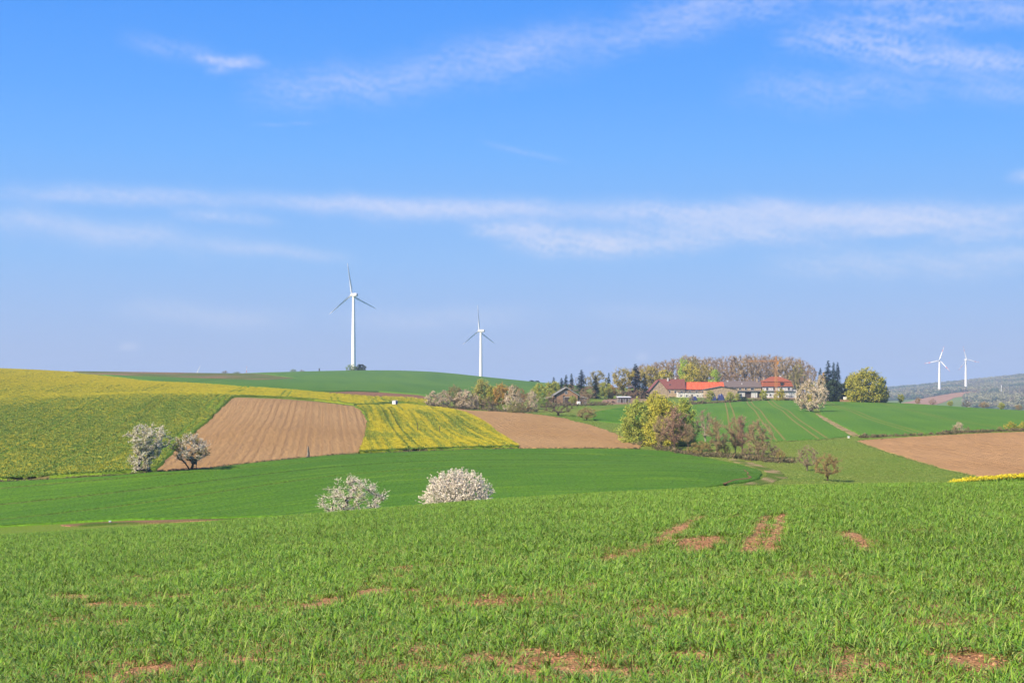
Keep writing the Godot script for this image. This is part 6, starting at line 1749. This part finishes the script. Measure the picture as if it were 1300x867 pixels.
# a house with its ridge along its own x: walls, two roof slopes, and openings on the front (+z) side or the right gable
func gabled(called: String, label: String, centre: Vector3, turn: float, length: float, depth: float, eave: float, ridge: float, wall: Material, roof: Material, over := 0.4) -> Node3D:
	var o := thing(called, label, "building", centre, turn, "farm buildings")
	var a := length / 2.0
	var b := depth / 2.0
	var mb := MB.new()
	var f := -0.8
	mb.quad(Vector3(-a, f, b), Vector3(-a, eave, b), Vector3(a, eave, b), Vector3(a, f, b))
	mb.quad(Vector3(a, f, -b), Vector3(a, eave, -b), Vector3(-a, eave, -b), Vector3(-a, f, -b))
	for s in [-1.0, 1.0]:
		mb.poly([Vector3(s * a, f, -b), Vector3(s * a, eave, -b), Vector3(s * a, ridge, 0), Vector3(s * a, eave, b), Vector3(s * a, f, b)])
	part("wall", mb.mesh(), wall, o)
	var k := (ridge - eave) / b
	for s in [-1.0, 1.0]:
		slab("roof_slope", o, roof, [Vector3(-a - over, eave - over * k + 0.16, s * (b + over)), Vector3(-a - over, ridge + 0.16, s * 0.02), Vector3(a + over, ridge + 0.16, s * 0.02), Vector3(a + over, eave - over * k + 0.16, s * (b + over))], 0.14)
	var rd := MB.new()
	rd.tube(Vector3(-a - over, ridge + 0.16, 0), Vector3(a + over, ridge + 0.16, 0), 0.14, 0.14, 6, Color.WHITE, true)
	part("ridge_cap", rd.mesh(), roof, o)
	return o

func opening(called: String, o: Node3D, at: Vector3, w: float, h: float, mat: Material, framed := true, turn := 0.0):
	var bs := Basis(Vector3.UP, turn)
	var mb := MB.new()
	mb.box(Vector3.ZERO, Vector3(w, h, 0.06))
	var p := part(called, mb.mesh(), mat, o)
	p.position = at
	p.basis = bs
	if framed:
		var f := MB.new()
		for s in [-1.0, 1.0]:
			f.box(Vector3(s * (w / 2 + 0.05), 0, 0.02), Vector3(0.10, h + 0.2, 0.10))
			f.box(Vector3(0, s * (h / 2 + 0.05), 0.02), Vector3(w, 0.10, 0.10))
		part("frame", f.mesh(), M.pale_trim, p)

func chimney(o: Node3D, at: Vector3, h: float, mat: Material, w := 0.7):
	var mb := MB.new()
	mb.box(Vector3(0, h / 2, 0), Vector3(w, h, w), Color.WHITE, Basis.IDENTITY, 0.03)
	mb.box(Vector3(0, h + 0.06, 0), Vector3(w + 0.16, 0.12, w + 0.16), Color.WHITE, Basis.IDENTITY, 0.02)
	part("chimney", mb.mesh(), mat, o).position = at

func make_farm():
	# gable house: its gable looks south, over the willows
	var a := gabled("gable_house", "beige house whose bare gable rises above the willow clump", Vector3(70.2, -0.3, -678.0), PI / 2, 12.0, 9.8, 2.9, 8.5, M.tan_wall, M.dark_red_roof)
	opening("window", a, Vector3(6.03, 4.6, 0.0), 0.7, 0.9, M.glass, true, PI / 2)
	opening("window", a, Vector3(6.03, 2.0, -2.2), 0.9, 1.2, M.glass, true, PI / 2)
	opening("window", a, Vector3(6.03, 2.0, 2.2), 0.9, 1.2, M.glass, true, PI / 2)
	var b := gabled("red_roofed_house", "long house with a weathered dark red tiled roof and two chimneys", Vector3(79.4, -0.3, -700.0), 0.0, 12.4, 10.0, 4.5, 9.1, M.beige_wall, M.dark_red_roof)
	chimney(b, Vector3(-1.9, 8.2, 0.8), 1.6, M.white_wall)
	chimney(b, Vector3(2.1, 8.4, -0.6), 1.6, M.white_wall)
	for k in 4:
		opening("window", b, Vector3(-4.6 + k * 3.0, 3.0, 5.03), 0.9, 1.1, M.glass)
	opening("skylight", b, Vector3(-1.0, 6.52, 3.08), 0.7, 0.8, M.glass, false)
	(b.get_child(b.get_child_count() - 1) as MeshInstance3D).basis = Basis(Vector3.RIGHT, -0.75)
	var c := gabled("orange_roofed_barn", "barn with a bright new orange roof", Vector3(95.6, -0.3, -700.0), 0.0, 18.6, 9.0, 4.3, 7.6, M.beige_wall, M.orange_roof)
	for k in 5:
		opening("window", c, Vector3(-7.6 + k * 3.3, 3.2, 4.53), 0.9, 0.8, M.glass)
	for k in 3:
		chimney(c, Vector3(-5.6 + k * 5.2, 7.3, -0.4), 0.7, M.teal, 0.35)
	# low whitewashed range before it
	var e := thing("whitewashed_range", "low whitewashed range under the orange roofed barn", "building", Vector3(88.0, -0.5, -688.0), 0.0, "farm buildings")
	var mb := MB.new()
	mb.box(Vector3(0, 1.2, 0), Vector3(14.2, 3.6, 6.0))
	part("wall", mb.mesh(), M.white_wall, e)
	slab("flat_roof", e, M.slate_roof, [Vector3(-7.5, 3.45, 3.5), Vector3(-7.5, 3.65, -3.2), Vector3(7.5, 3.65, -3.2), Vector3(7.5, 3.45, 3.5)], 0.22)
	for k in 5:
		opening("window" if k != 2 else "door", e, Vector3(-5.6 + k * 2.7, 1.3 if k != 2 else 1.0, 3.03), 0.65, 0.7 if k != 2 else 1.9, M.glass if k != 2 else M.dark_wood)
	# low gabled shed
	var d := gabled("low_shed", "low wide gabled shed of pale rubble before the orange roof", Vector3(101.0, -0.5, -682.0), PI / 2, 9.0, 15.4, 4.3, 5.7, M.tan_wall, M.slate_roof)
	opening("window", d, Vector3(4.53, 3.6, 0.4), 1.2, 1.3, M.glass, true, PI / 2)
	opening("door", d, Vector3(4.53, 1.2, -3.4), 1.8, 2.4, M.dark_wood, true, PI / 2)
	opening("door", d, Vector3(4.53, 1.3, 3.8), 2.0, 2.6, M.dark_wood, true, PI / 2)
	# long range with the grey roof
	var g := gabled("grey_roofed_range", "long two storey range with a grey brown roof and a row of windows", Vector3(114.8, -0.3, -706.0), 0.0, 19.2, 9.0, 5.4, 8.2, M.beige_wall, M.grey_roof)
	for w in [[-6.3, 1.5], [-3.4, 1.0], [-1.0, 1.0], [1.9, 1.0], [5.2, 1.6]]:
		opening("window", g, Vector3(w[0], 4.4, 4.53), w[1], 0.9, M.glass)
	chimney(g, Vector3(8.3, 7.8, 0.4), 1.6, M.tan_wall)
	chimney(g, Vector3(-6.5, 7.9, 0.0), 0.7, M.pale_trim, 0.8)
	chimney(g, Vector3(0.3, 6.2, 2.6), 1.0, M.white_wall, 0.4)
	# white outbuilding along the whole front
	var w := thing("white_outbuilding", "long flat roofed outbuilding with white walls and dark gateways", "building", Vector3(122.6, -0.7, -690.0), 0.0, "farm buildings")
	slab("flat_roof", w, M.slate_roof, [Vector3(-16.0, 3.75, 3.3), Vector3(-16.0, 3.95, -4.0), Vector3(16.2, 3.95, -4.0), Vector3(16.2, 3.75, 3.3)], 0.28)
	var runs := [[-15.0, -8.6, 0], [-8.6, -5.6, 1], [-5.6, -2.6, 0], [-2.6, -0.2, 1], [-0.2, 8.0, 0], [8.0, 10.2, 1], [10.2, 15.8, 2]]
	for r in runs:
		var q := MB.new()
		var L: float = r[1] - r[0]
		var back := 0.35 if r[2] == 1 else 0.0
		q.box(Vector3((r[0] + r[1]) / 2, 1.55, 2.8 - back - 3.0), Vector3(L - 0.004, 3.85, 6.0))
		part("gateway" if r[2] == 1 else "wall", q.mesh(), M.dark_wood if r[2] == 1 else M.white_wall, w)
	opening("door", w, Vector3(-4.1, 1.5, 2.84), 0.5, 1.9, M.pale_trim)
	for k in 3:
		opening("window", w, Vector3(1.2 + k * 2.5, 1.9, 2.84), 0.8, 0.9, M.glass)
	opening("window", w, Vector3(13.0, 1.2, 2.84), 3.4, 0.5, M.grey_wall)
	opening("window", w, Vector3(-13.3, 2.0, 2.84), 0.8, 0.9, M.glass)
	opening("window", w, Vector3(-10.6, 2.0, 2.84), 0.8, 0.9, M.glass)
	var pl := MB.new()
	pl.box(Vector3(0.4, -0.2, 3.3), Vector3(31.0, 1.3, 0.6), Color.WHITE, Basis.IDENTITY, 0.05)
	part("plinth", pl.mesh(), M.brick_wall, w)
	# manor with the mansard roof
	var m := thing("manor_house", "white manor house under a broken red mansard roof", "building", Vector3(132.4, -0.4, -706.0), 0.0, "farm buildings")
	var wl := MB.new()
	wl.box(Vector3(0, 2.5, 0), Vector3(14.6, 6.6, 11.0))
	part("wall", wl.mesh(), M.white_wall, m)
	var ring := [[7.75, 5.95, 5.72], [7.05, 5.25, 8.05], [7.35, 5.55, 8.2], [2.3, 0.25, 10.7]]
	for k in [0, 2]:
		var lo: Array = ring[k]
		var hi: Array = ring[k + 1]
		var cl := [Vector3(-lo[0], lo[2], lo[1]), Vector3(lo[0], lo[2], lo[1]), Vector3(lo[0], lo[2], -lo[1]), Vector3(-lo[0], lo[2], -lo[1])]
		var ch := [Vector3(-hi[0], hi[2], hi[1]), Vector3(hi[0], hi[2], hi[1]), Vector3(hi[0], hi[2], -hi[1]), Vector3(-hi[0], hi[2], -hi[1])]
		var mr := MB.new()
		for s in 4:
			var t := (s + 1) % 4
			mr.quad(cl[s], ch[s], ch[t], cl[t])
		mr.poly(ch)
		mr.poly(cl)
		part("roof_skirt" if k == 0 else "roof_hip", mr.mesh(), M.rust_roof, m)
	for x in [-5.2, -1.7, 1.8, 5.6]:
		opening("window", m, Vector3(x, 4.6, 5.53), 0.95, 1.3, M.glass)
		opening("window", m, Vector3(x, 1.5, 5.53), 0.95, 1.3, M.glass)
	var dm := MB.new()
	dm.box(Vector3(2.0, 7.0, 5.3), Vector3(1.3, 1.5, 1.4))
	var dormer := part("dormer", dm.mesh(), M.dark_wood, m)
	opening("pane", dormer, Vector3(2.0, 7.0, 6.03), 0.8, 0.9, M.glass, false)
	slab("dormer_roof", dormer, M.rust_roof, [Vector3(1.2, 7.85, 6.2), Vector3(1.2, 8.1, 4.4), Vector3(2.8, 8.1, 4.4), Vector3(2.8, 7.85, 6.2)], 0.08)
	chimney(m, Vector3(-5.7, 8.4, -1.0), 2.2, M.tan_wall)
	chimney(m, Vector3(0.4, 10.0, -0.4), 1.3, M.tan_wall)
	chimney(m, Vector3(2.6, 9.6, -1.2), 1.5, M.pale_trim, 0.9)
	var an := thing("white_annex", "small white annex at the right corner of the manor", "building", Vector3(141.0, -0.7, -703.0), 0.0, "farm buildings")
	var ab := MB.new()
	ab.box(Vector3(0, 2.0, 0), Vector3(2.2, 5.4, 4.0))
	part("wall", ab.mesh(), M.white_wall, an)
	slab("flat_roof", an, M.slate_roof, [Vector3(-1.3, 4.95, 2.3), Vector3(-1.3, 5.05, -2.3), Vector3(1.3, 5.05, -2.3), Vector3(1.3, 4.95, 2.3)], 0.16)
	opening("window", an, Vector3(0, 3.4, 2.03), 0.8, 0.9, M.glass)
	# crane
	var cr := thing("tower_crane", "slim orange tower crane standing before the manor house", "crane", Vector3(128.0, H(128.0, -681.0) - 0.2, -681.0), 0.0)
	var mast := lattice(Vector3(0, 0, 0), Vector3(0, 19.0, 0), 0.95, 13)
	part("mast", mast, M.orange_paint, cr)
	part("jib", lattice(Vector3(0.4, 18.4, 0), Vector3(-13.6, 18.4, 0), 0.6, 14), M.orange_paint, cr)
	part("counter_jib", lattice(Vector3(0.4, 18.4, 0), Vector3(2.6, 18.4, 0), 0.6, 3), M.orange_paint, cr)
	part("apex", lattice(Vector3(0, 18.7, 0), Vector3(0, 20.6, 0), 0.45, 3), M.orange_paint, cr)
	var cb := MB.new()
	cb.box(Vector3(0.75, 17.4, 0), Vector3(0.9, 1.5, 0.9), Color.WHITE, Basis.IDENTITY, 0.05)
	part("cab", cb.mesh(), M.orange_paint, cr)
	var cw := MB.new()
	cw.box(Vector3(2.3, 17.6, 0), Vector3(0.8, 1.2, 0.9), Color.WHITE, Basis.IDENTITY, 0.04)
	part("counterweight", cw.mesh(), M.grey_wall, cr)
	var st := MB.new()
	st.tube(Vector3(0, 20.5, 0), Vector3(-9.0, 18.8, 0), 0.04, 0.04, 4)
	st.tube(Vector3(0, 20.5, 0), Vector3(2.4, 18.8, 0), 0.04, 0.04, 4)
	st.tube(Vector3(-10.5, 18.2, 0), Vector3(-10.5, 12.5, 0), 0.03, 0.03, 4)
	part("cable", st.mesh(), M.dark_paint, cr)
	# tarpaulins
	for t in [[91.6, -640.0, 2.9, 3.4, 3.6, "dark blue tarpaulin heap left of the fresh green garden tree"], [95.2, -641.0, 3.4, 3.2, 3.4, "dark blue tarpaulin heap right of its twin below the low shed"], [83.0, -640.0, 3.0, 2.6, 2.2, "low dark tarpaulin heap before the whitewashed range"]]:
		tarp(t[0], t[1], t[2], t[3], t[4], t[5])
	# garden wall, board
	var gw := thing("garden_wall", "low reddish garden wall under the conifers", "wall", Vector3(146.5, H(146.5, -604.0), -604.0))
	var gb := MB.new()
	gb.box(Vector3(0, 0.3, 0), Vector3(11.0, 1.5, 0.4), Color.WHITE, Basis.IDENTITY, 0.03)
	part("wall", gb.mesh(), M.brick_wall, gw)
	var gc := MB.new()
	gc.box(Vector3(0, 1.1, 0), Vector3(11.2, 0.12, 0.55), Color.WHITE, Basis.IDENTITY, 0.03)
	part("coping", gc.mesh(), M.tan_wall, gw)
	var bd := thing("white_board", "small white board standing before the shrubs", "board", Vector3(142.2, H(142.2, -600.0), -600.0))
	var b1 := MB.new()
	b1.box(Vector3(0, 1.75, 0), Vector3(1.4, 1.1, 0.08), Color.WHITE, Basis.IDENTITY, 0.02)
	part("panel", b1.mesh(), M.white_paint, bd)
	for s in [-0.55, 0.55]:
		var b2 := MB.new()
		b2.box(Vector3(s, 0.55, -0.07), Vector3(0.09, 1.8, 0.05))
		part("post", b2.mesh(), M.old_wood, bd)
	make_barn()
	# yard shed and wood pile
	var sh := thing("yard_shed", "small grey plank shed with a pale flat roof in the farm yard", "shed", Vector3(48.0, H(48.0, -604.0) - 0.1, -604.0), 0.12)
	var sw := MB.new()
	sw.box(Vector3(0, 1.2, 0), Vector3(5.4, 2.6, 3.4))
	part("wall", sw.mesh(), M.grey_wall, sh)
	slab("roof", sh, M.pale_trim, [Vector3(-3.0, 2.55, 2.1), Vector3(-3.0, 2.95, -2.0), Vector3(3.0, 2.95, -2.0), Vector3(3.0, 2.55, 2.1)], 0.12)
	opening("door", sh, Vector3(-1.2, 1.0, 1.73), 1.1, 1.9, M.dark_wood)
	opening("door", sh, Vector3(1.2, 1.0, 1.73), 1.1, 1.9, M.dark_wood)
	var wp := thing("log_pile", "heap of dark and reddish logs in the farm yard", "log pile", Vector3(41.5, H(41.5, -596.0) - 0.05, -596.0))
	rng.seed = 410
	for k in 16:
		var lg := MB.new()
		var p := Vector3(rng.randf_range(-1.7, 1.7), 0.22 + 0.32 * (k / 7), rng.randf_range(-0.8, 0.8))
		var dd := Vector3(rng.randf_range(-1, 1), rng.randf_range(-0.05, 0.05), rng.randf_range(-0.6, 0.6)).normalized() * 0.8
		lg.tube(p - dd, p + dd, 0.2, 0.17, 7, Color.WHITE, true)
		part("log", lg.mesh(), M.brick_wall if k % 3 else M.old_wood, wp)

func lattice(a: Vector3, b: Vector3, w: float, n: int) -> ArrayMesh:
	var mb := MB.new()
	var d := (b - a).normalized()
	var u := (d.cross(Vector3.FORWARD) if absf(d.z) < 0.9 else d.cross(Vector3.UP)).normalized() * w / 2
	var v := d.cross(u).normalized() * w / 2
	var cs := [u + v, u - v, -u - v, -u + v]
	for c in cs:
		mb.tube(a + c, b + c, 0.055, 0.055, 4)
	for k in n:
		var p := a.lerp(b, float(k) / n)
		var q := a.lerp(b, float(k + 1) / n)
		for s in 4:
			var t := (s + 1) % 4
			mb.tube(p + cs[s], q + cs[t], 0.03, 0.03, 3)
			mb.tube(q + cs[s], q + cs[t], 0.03, 0.03, 3)
	return mb.mesh()

func tarp(x: float, z: float, w: float, d: float, h: float, label: String):
	var o := thing("tarpaulin_heap", label, "tarpaulin", Vector3(x, H(x, z) - 0.1, z), 0.0, "tarpaulin heaps")
	var mb := MB.new()
	var nz := FastNoiseLite.new()
	nz.seed = int(x * 10)
	nz.frequency = 0.7
	var n := 10
	var g := []
	for b in n + 1:
		for a in n + 1:
			var u := lerpf(-1, 1, float(a) / n)
			var v := lerpf(-1, 1, float(b) / n)
			var e := maxf(absf(u), absf(v))
			var y := h * clampf((1.0 - pow(e, 3.0)) * (0.85 + 0.35 * nz.get_noise_2d(u * 1.5, v * 1.5)), 0.0, 1.0)
			g.append(Vector3(u * w / 2 * (1 - 0.12 * y / h), y, v * d / 2 * (1 - 0.12 * y / h)))
	for b in n:
		for a in n:
			var k := b * (n + 1) + a
			mb.quad(g[k], g[k + 1], g[k + n + 2], g[k + n + 1])
	part("sheet", mb.mesh(), M.tarpaulin, o)
	var fold := MB.new()
	for s in [-0.3, 0.35]:
		fold.tube(Vector3(s * w, 0.05, d * 0.47), Vector3(s * w * 0.85, h * 0.72, d * 0.36), 0.07, 0.05, 5)
	part("fold", fold.mesh(), M.tarpaulin, o)

func make_barn():
	var o := thing("old_barn", "old brown gabled barn with pale roof edges and a lean to", "barn", Vector3(21.8, H(21.8, -566.0) - 0.1, -566.0), 0.04, "farm buildings")
	# gable looks to the front (+z), ridge runs back
	var b := 4.7
	var L := 13.0
	var eave := 3.7
	var ridge := 6.6
	var mb := MB.new()
	for s in [0.0, -L]:
		mb.poly([Vector3(-b, -0.6, s), Vector3(-b, eave, s), Vector3(0, ridge, s), Vector3(b, eave, s), Vector3(b, -0.6, s)])
	mb.quad(Vector3(-b, -0.6, -L), Vector3(-b, eave, -L), Vector3(-b, eave, 0), Vector3(-b, -0.6, 0))
	part("wall", mb.mesh(), M.brick_wall, o)
	var sd := MB.new()
	sd.box(Vector3(b + 2.0, 0.95, -5.0), Vector3(3.9, 3.1, 8.0))
	tag(part("side_wing", sd.mesh(), M.grey_wall, o), "grey plank wing on the right of the barn")
	slab("wing_roof", o, M.slate_roof, [Vector3(b + 4.4, 2.35, -0.6), Vector3(b + 0.3, 3.35, -0.6), Vector3(b + 0.3, 3.35, -9.4), Vector3(b + 4.4, 2.35, -9.4)], 0.14)
	var wv := MB.new()
	wv.tube(Vector3(b + 4.4, 2.3, -0.55), Vector3(b + 0.6, 3.2, -0.55), 0.09, 0.09, 5, Color.WHITE, true)
	part("verge_board", wv.mesh(), M.pale_trim, o)
	for k in 11:
		var pk := MB.new()
		pk.box(Vector3(-b + 0.43 + k * 0.855, 1.5 - 0.0, 0.05), Vector3(0.80, 4.0, 0.06), Color.WHITE, Basis.IDENTITY, 0.01)
		part("plank", pk.mesh(), M.brick_wall if k % 4 else M.dark_wood, o)
	for s in [-1.0, 1.0]:
		var e: float = b + 0.6
		var ye := eave - 0.6 * (ridge - eave) / b + 0.18
		slab("roof_slope", o, M.slate_roof, [Vector3(s * e, ye, 0.6), Vector3(s * 0.02, ridge + 0.2, 0.6), Vector3(s * 0.02, ridge + 0.2, -L - 0.5), Vector3(s * e, ye, -L - 0.5)], 0.16)
		var vb := MB.new()
		vb.tube(Vector3(s * e, ye - 0.06, 0.64), Vector3(0, ridge + 0.14, 0.64), 0.09, 0.09, 5, Color.WHITE, true)
		part("verge_board", vb.mesh(), M.pale_trim, o)
	# lean to on the left
	slab("lean_to_roof", o, M.slate_roof, [Vector3(-b - 4.6, 2.2, 0.4), Vector3(-b - 0.5, 3.2, 0.4), Vector3(-b - 0.5, 3.2, -9.0), Vector3(-b - 4.6, 2.2, -9.0)], 0.14)
	var lv := MB.new()
	lv.tube(Vector3(-b - 4.6, 2.14, 0.45), Vector3(-b - 0.5, 3.14, 0.45), 0.09, 0.09, 5, Color.WHITE, true)
	part("verge_board", lv.mesh(), M.pale_trim, o)
	for k in 3:
		var ps := MB.new()
		ps.box(Vector3(-b - 4.3, 0.8, -0.1 - k * 4.2), Vector3(0.22, 2.8, 0.22))
		part("post", ps.mesh(), M.dark_wood, o)
	var bk := MB.new()
	bk.box(Vector3(-b - 2.3, 0.9, -6.0), Vector3(4.0, 3.0, 0.15))
	part("lean_to_wall", bk.mesh(), M.dark_wood, o)
	opening("door", o, Vector3(0.4, 1.4, 0.1), 2.4, 2.8, M.dark_wood)
	opening("window", o, Vector3(0.0, 4.6, 0.04), 0.8, 0.8, M.glass)
	opening("door", o, Vector3(b + 1.4, 0.9, -0.96), 1.4, 2.0, M.dark_wood)
	# clutter at its foot
	var cx := thing("white_tank", "small white tank beside the grey side wall of the barn", "tank", Vector3(26.4, H(26.4, -556.0) - 0.05, -556.0), 0.2)
	var c1 := MB.new()
	c1.box(Vector3(0, 0.75, 0), Vector3(1.3, 1.3, 1.1), Color.WHITE, Basis.IDENTITY, 0.12)
	part("body", c1.mesh(), M.white_paint, cx)
	var c2 := MB.new()
	c2.box(Vector3(0, 0.07, 0), Vector3(1.4, 0.14, 1.2))
	part("pallet", c2.mesh(), M.old_wood, cx)

func make_small_things():
	# cabin on skids at the rape field
	var x := CABIN.x
	var z := CABIN.y
	var o := thing("field_cabin", "white and blue cabin on skids at the head of the rape field", "cabin", Vector3(x, H(x, z), z), -0.45)
	var mb := MB.new()
	o.scale = Vector3(0.8, 0.58, 0.8)
	mb.box(Vector3(0, 1.75, 0), Vector3(1.5, 2.5, 1.5), Color.WHITE, Basis.IDENTITY, 0.03)
	part("body", mb.mesh(), M.white_paint, o)
	var sd := MB.new()
	sd.box(Vector3(0.78, 1.75, 0), Vector3(0.05, 2.4, 1.4))
	part("blue_side", sd.mesh(), M.blue_panel, o)
	slab("roof", o, M.pale_trim, [Vector3(-0.9, 3.06, 0.95), Vector3(-0.9, 3.22, -0.95), Vector3(0.9, 3.22, -0.95), Vector3(0.9, 3.06, 0.95)], 0.08)
	opening("door", o, Vector3(0, 1.55, 0.77), 0.7, 1.9, M.white_paint)
	for s in [-0.55, 0.55]:
		var sk := MB.new()
		sk.box(Vector3(s, 0.2, 0.0), Vector3(0.16, 0.7, 2.2), Color.WHITE, Basis.IDENTITY, 0.03)
		part("skid", sk.mesh(), M.dark_wood, o)
	var db := MB.new()
	db.tube(Vector3(0.6, 0.45, 0.3), Vector3(3.0, 0.35, 0.6), 0.07, 0.05, 6, Color.WHITE, true)
	db.box(Vector3(2.7, 0.3, 0.55), Vector3(0.9, 0.5, 0.6), Color.WHITE, Basis.IDENTITY, 0.05)
	part("drawbar", db.mesh(), M.dark_wood, o)
	# weathered stump by the ploughed field
	x = STUMP.x
	z = STUMP.y
	var s := thing("tree_stump", "tall weathered stump at the lower edge of the left ploughed field", "stump", Vector3(x, H(x, z) - 0.1, z))
	var sm := MB.new()
	rng.seed = 420
	var last := Vector3.ZERO
	for k in 6:
		var p := Vector3(rng.randf_range(-0.05, 0.05), 0.32 * (k + 1), rng.randf_range(-0.05, 0.05))
		sm.tube(last, p, 0.30 - 0.03 * k, 0.27 - 0.03 * k, 8, Color.WHITE, k == 5)
		last = p
	sm.tube(last, last + Vector3(-0.05, 0.3, 0), 0.08, 0.01, 5)
	part("trunk", sm.mesh(), M.old_wood, s)
	for k in 4:
		var rt := MB.new()
		var an := k * 1.6 + 0.4
		rt.tube(Vector3(0, 0.35, 0), Vector3(cos(an) * 0.75, 0.02, sin(an) * 0.6), 0.2, 0.08, 6)
		part("root", rt.mesh(), M.dark_wood, s)
	# teal box on a post by the forked tree
	x = BOX.x
	z = BOX.y
	var t := thing("hive_box", "teal box on posts under the forked blossoming tree", "box", Vector3(x, H(x, z), z), 0.3)
	var tb := MB.new()
	tb.box(Vector3(0, 1.15, 0), Vector3(0.75, 0.55, 0.6), Color.WHITE, Basis.IDENTITY, 0.02)
	part("body", tb.mesh(), M.teal, t)
	slab("lid", t, M.dark_wood, [Vector3(-0.45, 1.5, 0.38), Vector3(-0.45, 1.56, -0.38), Vector3(0.45, 1.56, -0.38), Vector3(0.45, 1.5, 0.38)], 0.05)
	for a in [-0.3, 0.3]:
		for b in [-0.22, 0.22]:
			var lg := MB.new()
			lg.box(Vector3(a, 0.4, b), Vector3(0.07, 0.98, 0.07))
			part("leg", lg.mesh(), M.dark_wood, t)
	# marker posts
	for p in POSTS:
		var q := thing("marker_post", p[2], "post", Vector3(p[0], H(p[0], p[1]) - 0.1, p[1]), 0.2, "marker posts")
		var pb := MB.new()
		pb.box(Vector3(0, p[3] / 2, 0), Vector3(p[4], p[3], p[4]), Color.WHITE, Basis.IDENTITY, 0.02)
		part("post", pb.mesh(), M.white_paint if p[5] else M.dark_wood, q)
		var pc := MB.new()
		pc.box(Vector3(0, p[3] + 0.06, 0), Vector3(p[4] * 1.3, 0.12, p[4] * 1.3), Color.WHITE, Basis.IDENTITY, 0.02)
		part("cap", pc.mesh(), M.grey_paint if p[5] else M.dark_wood, q)
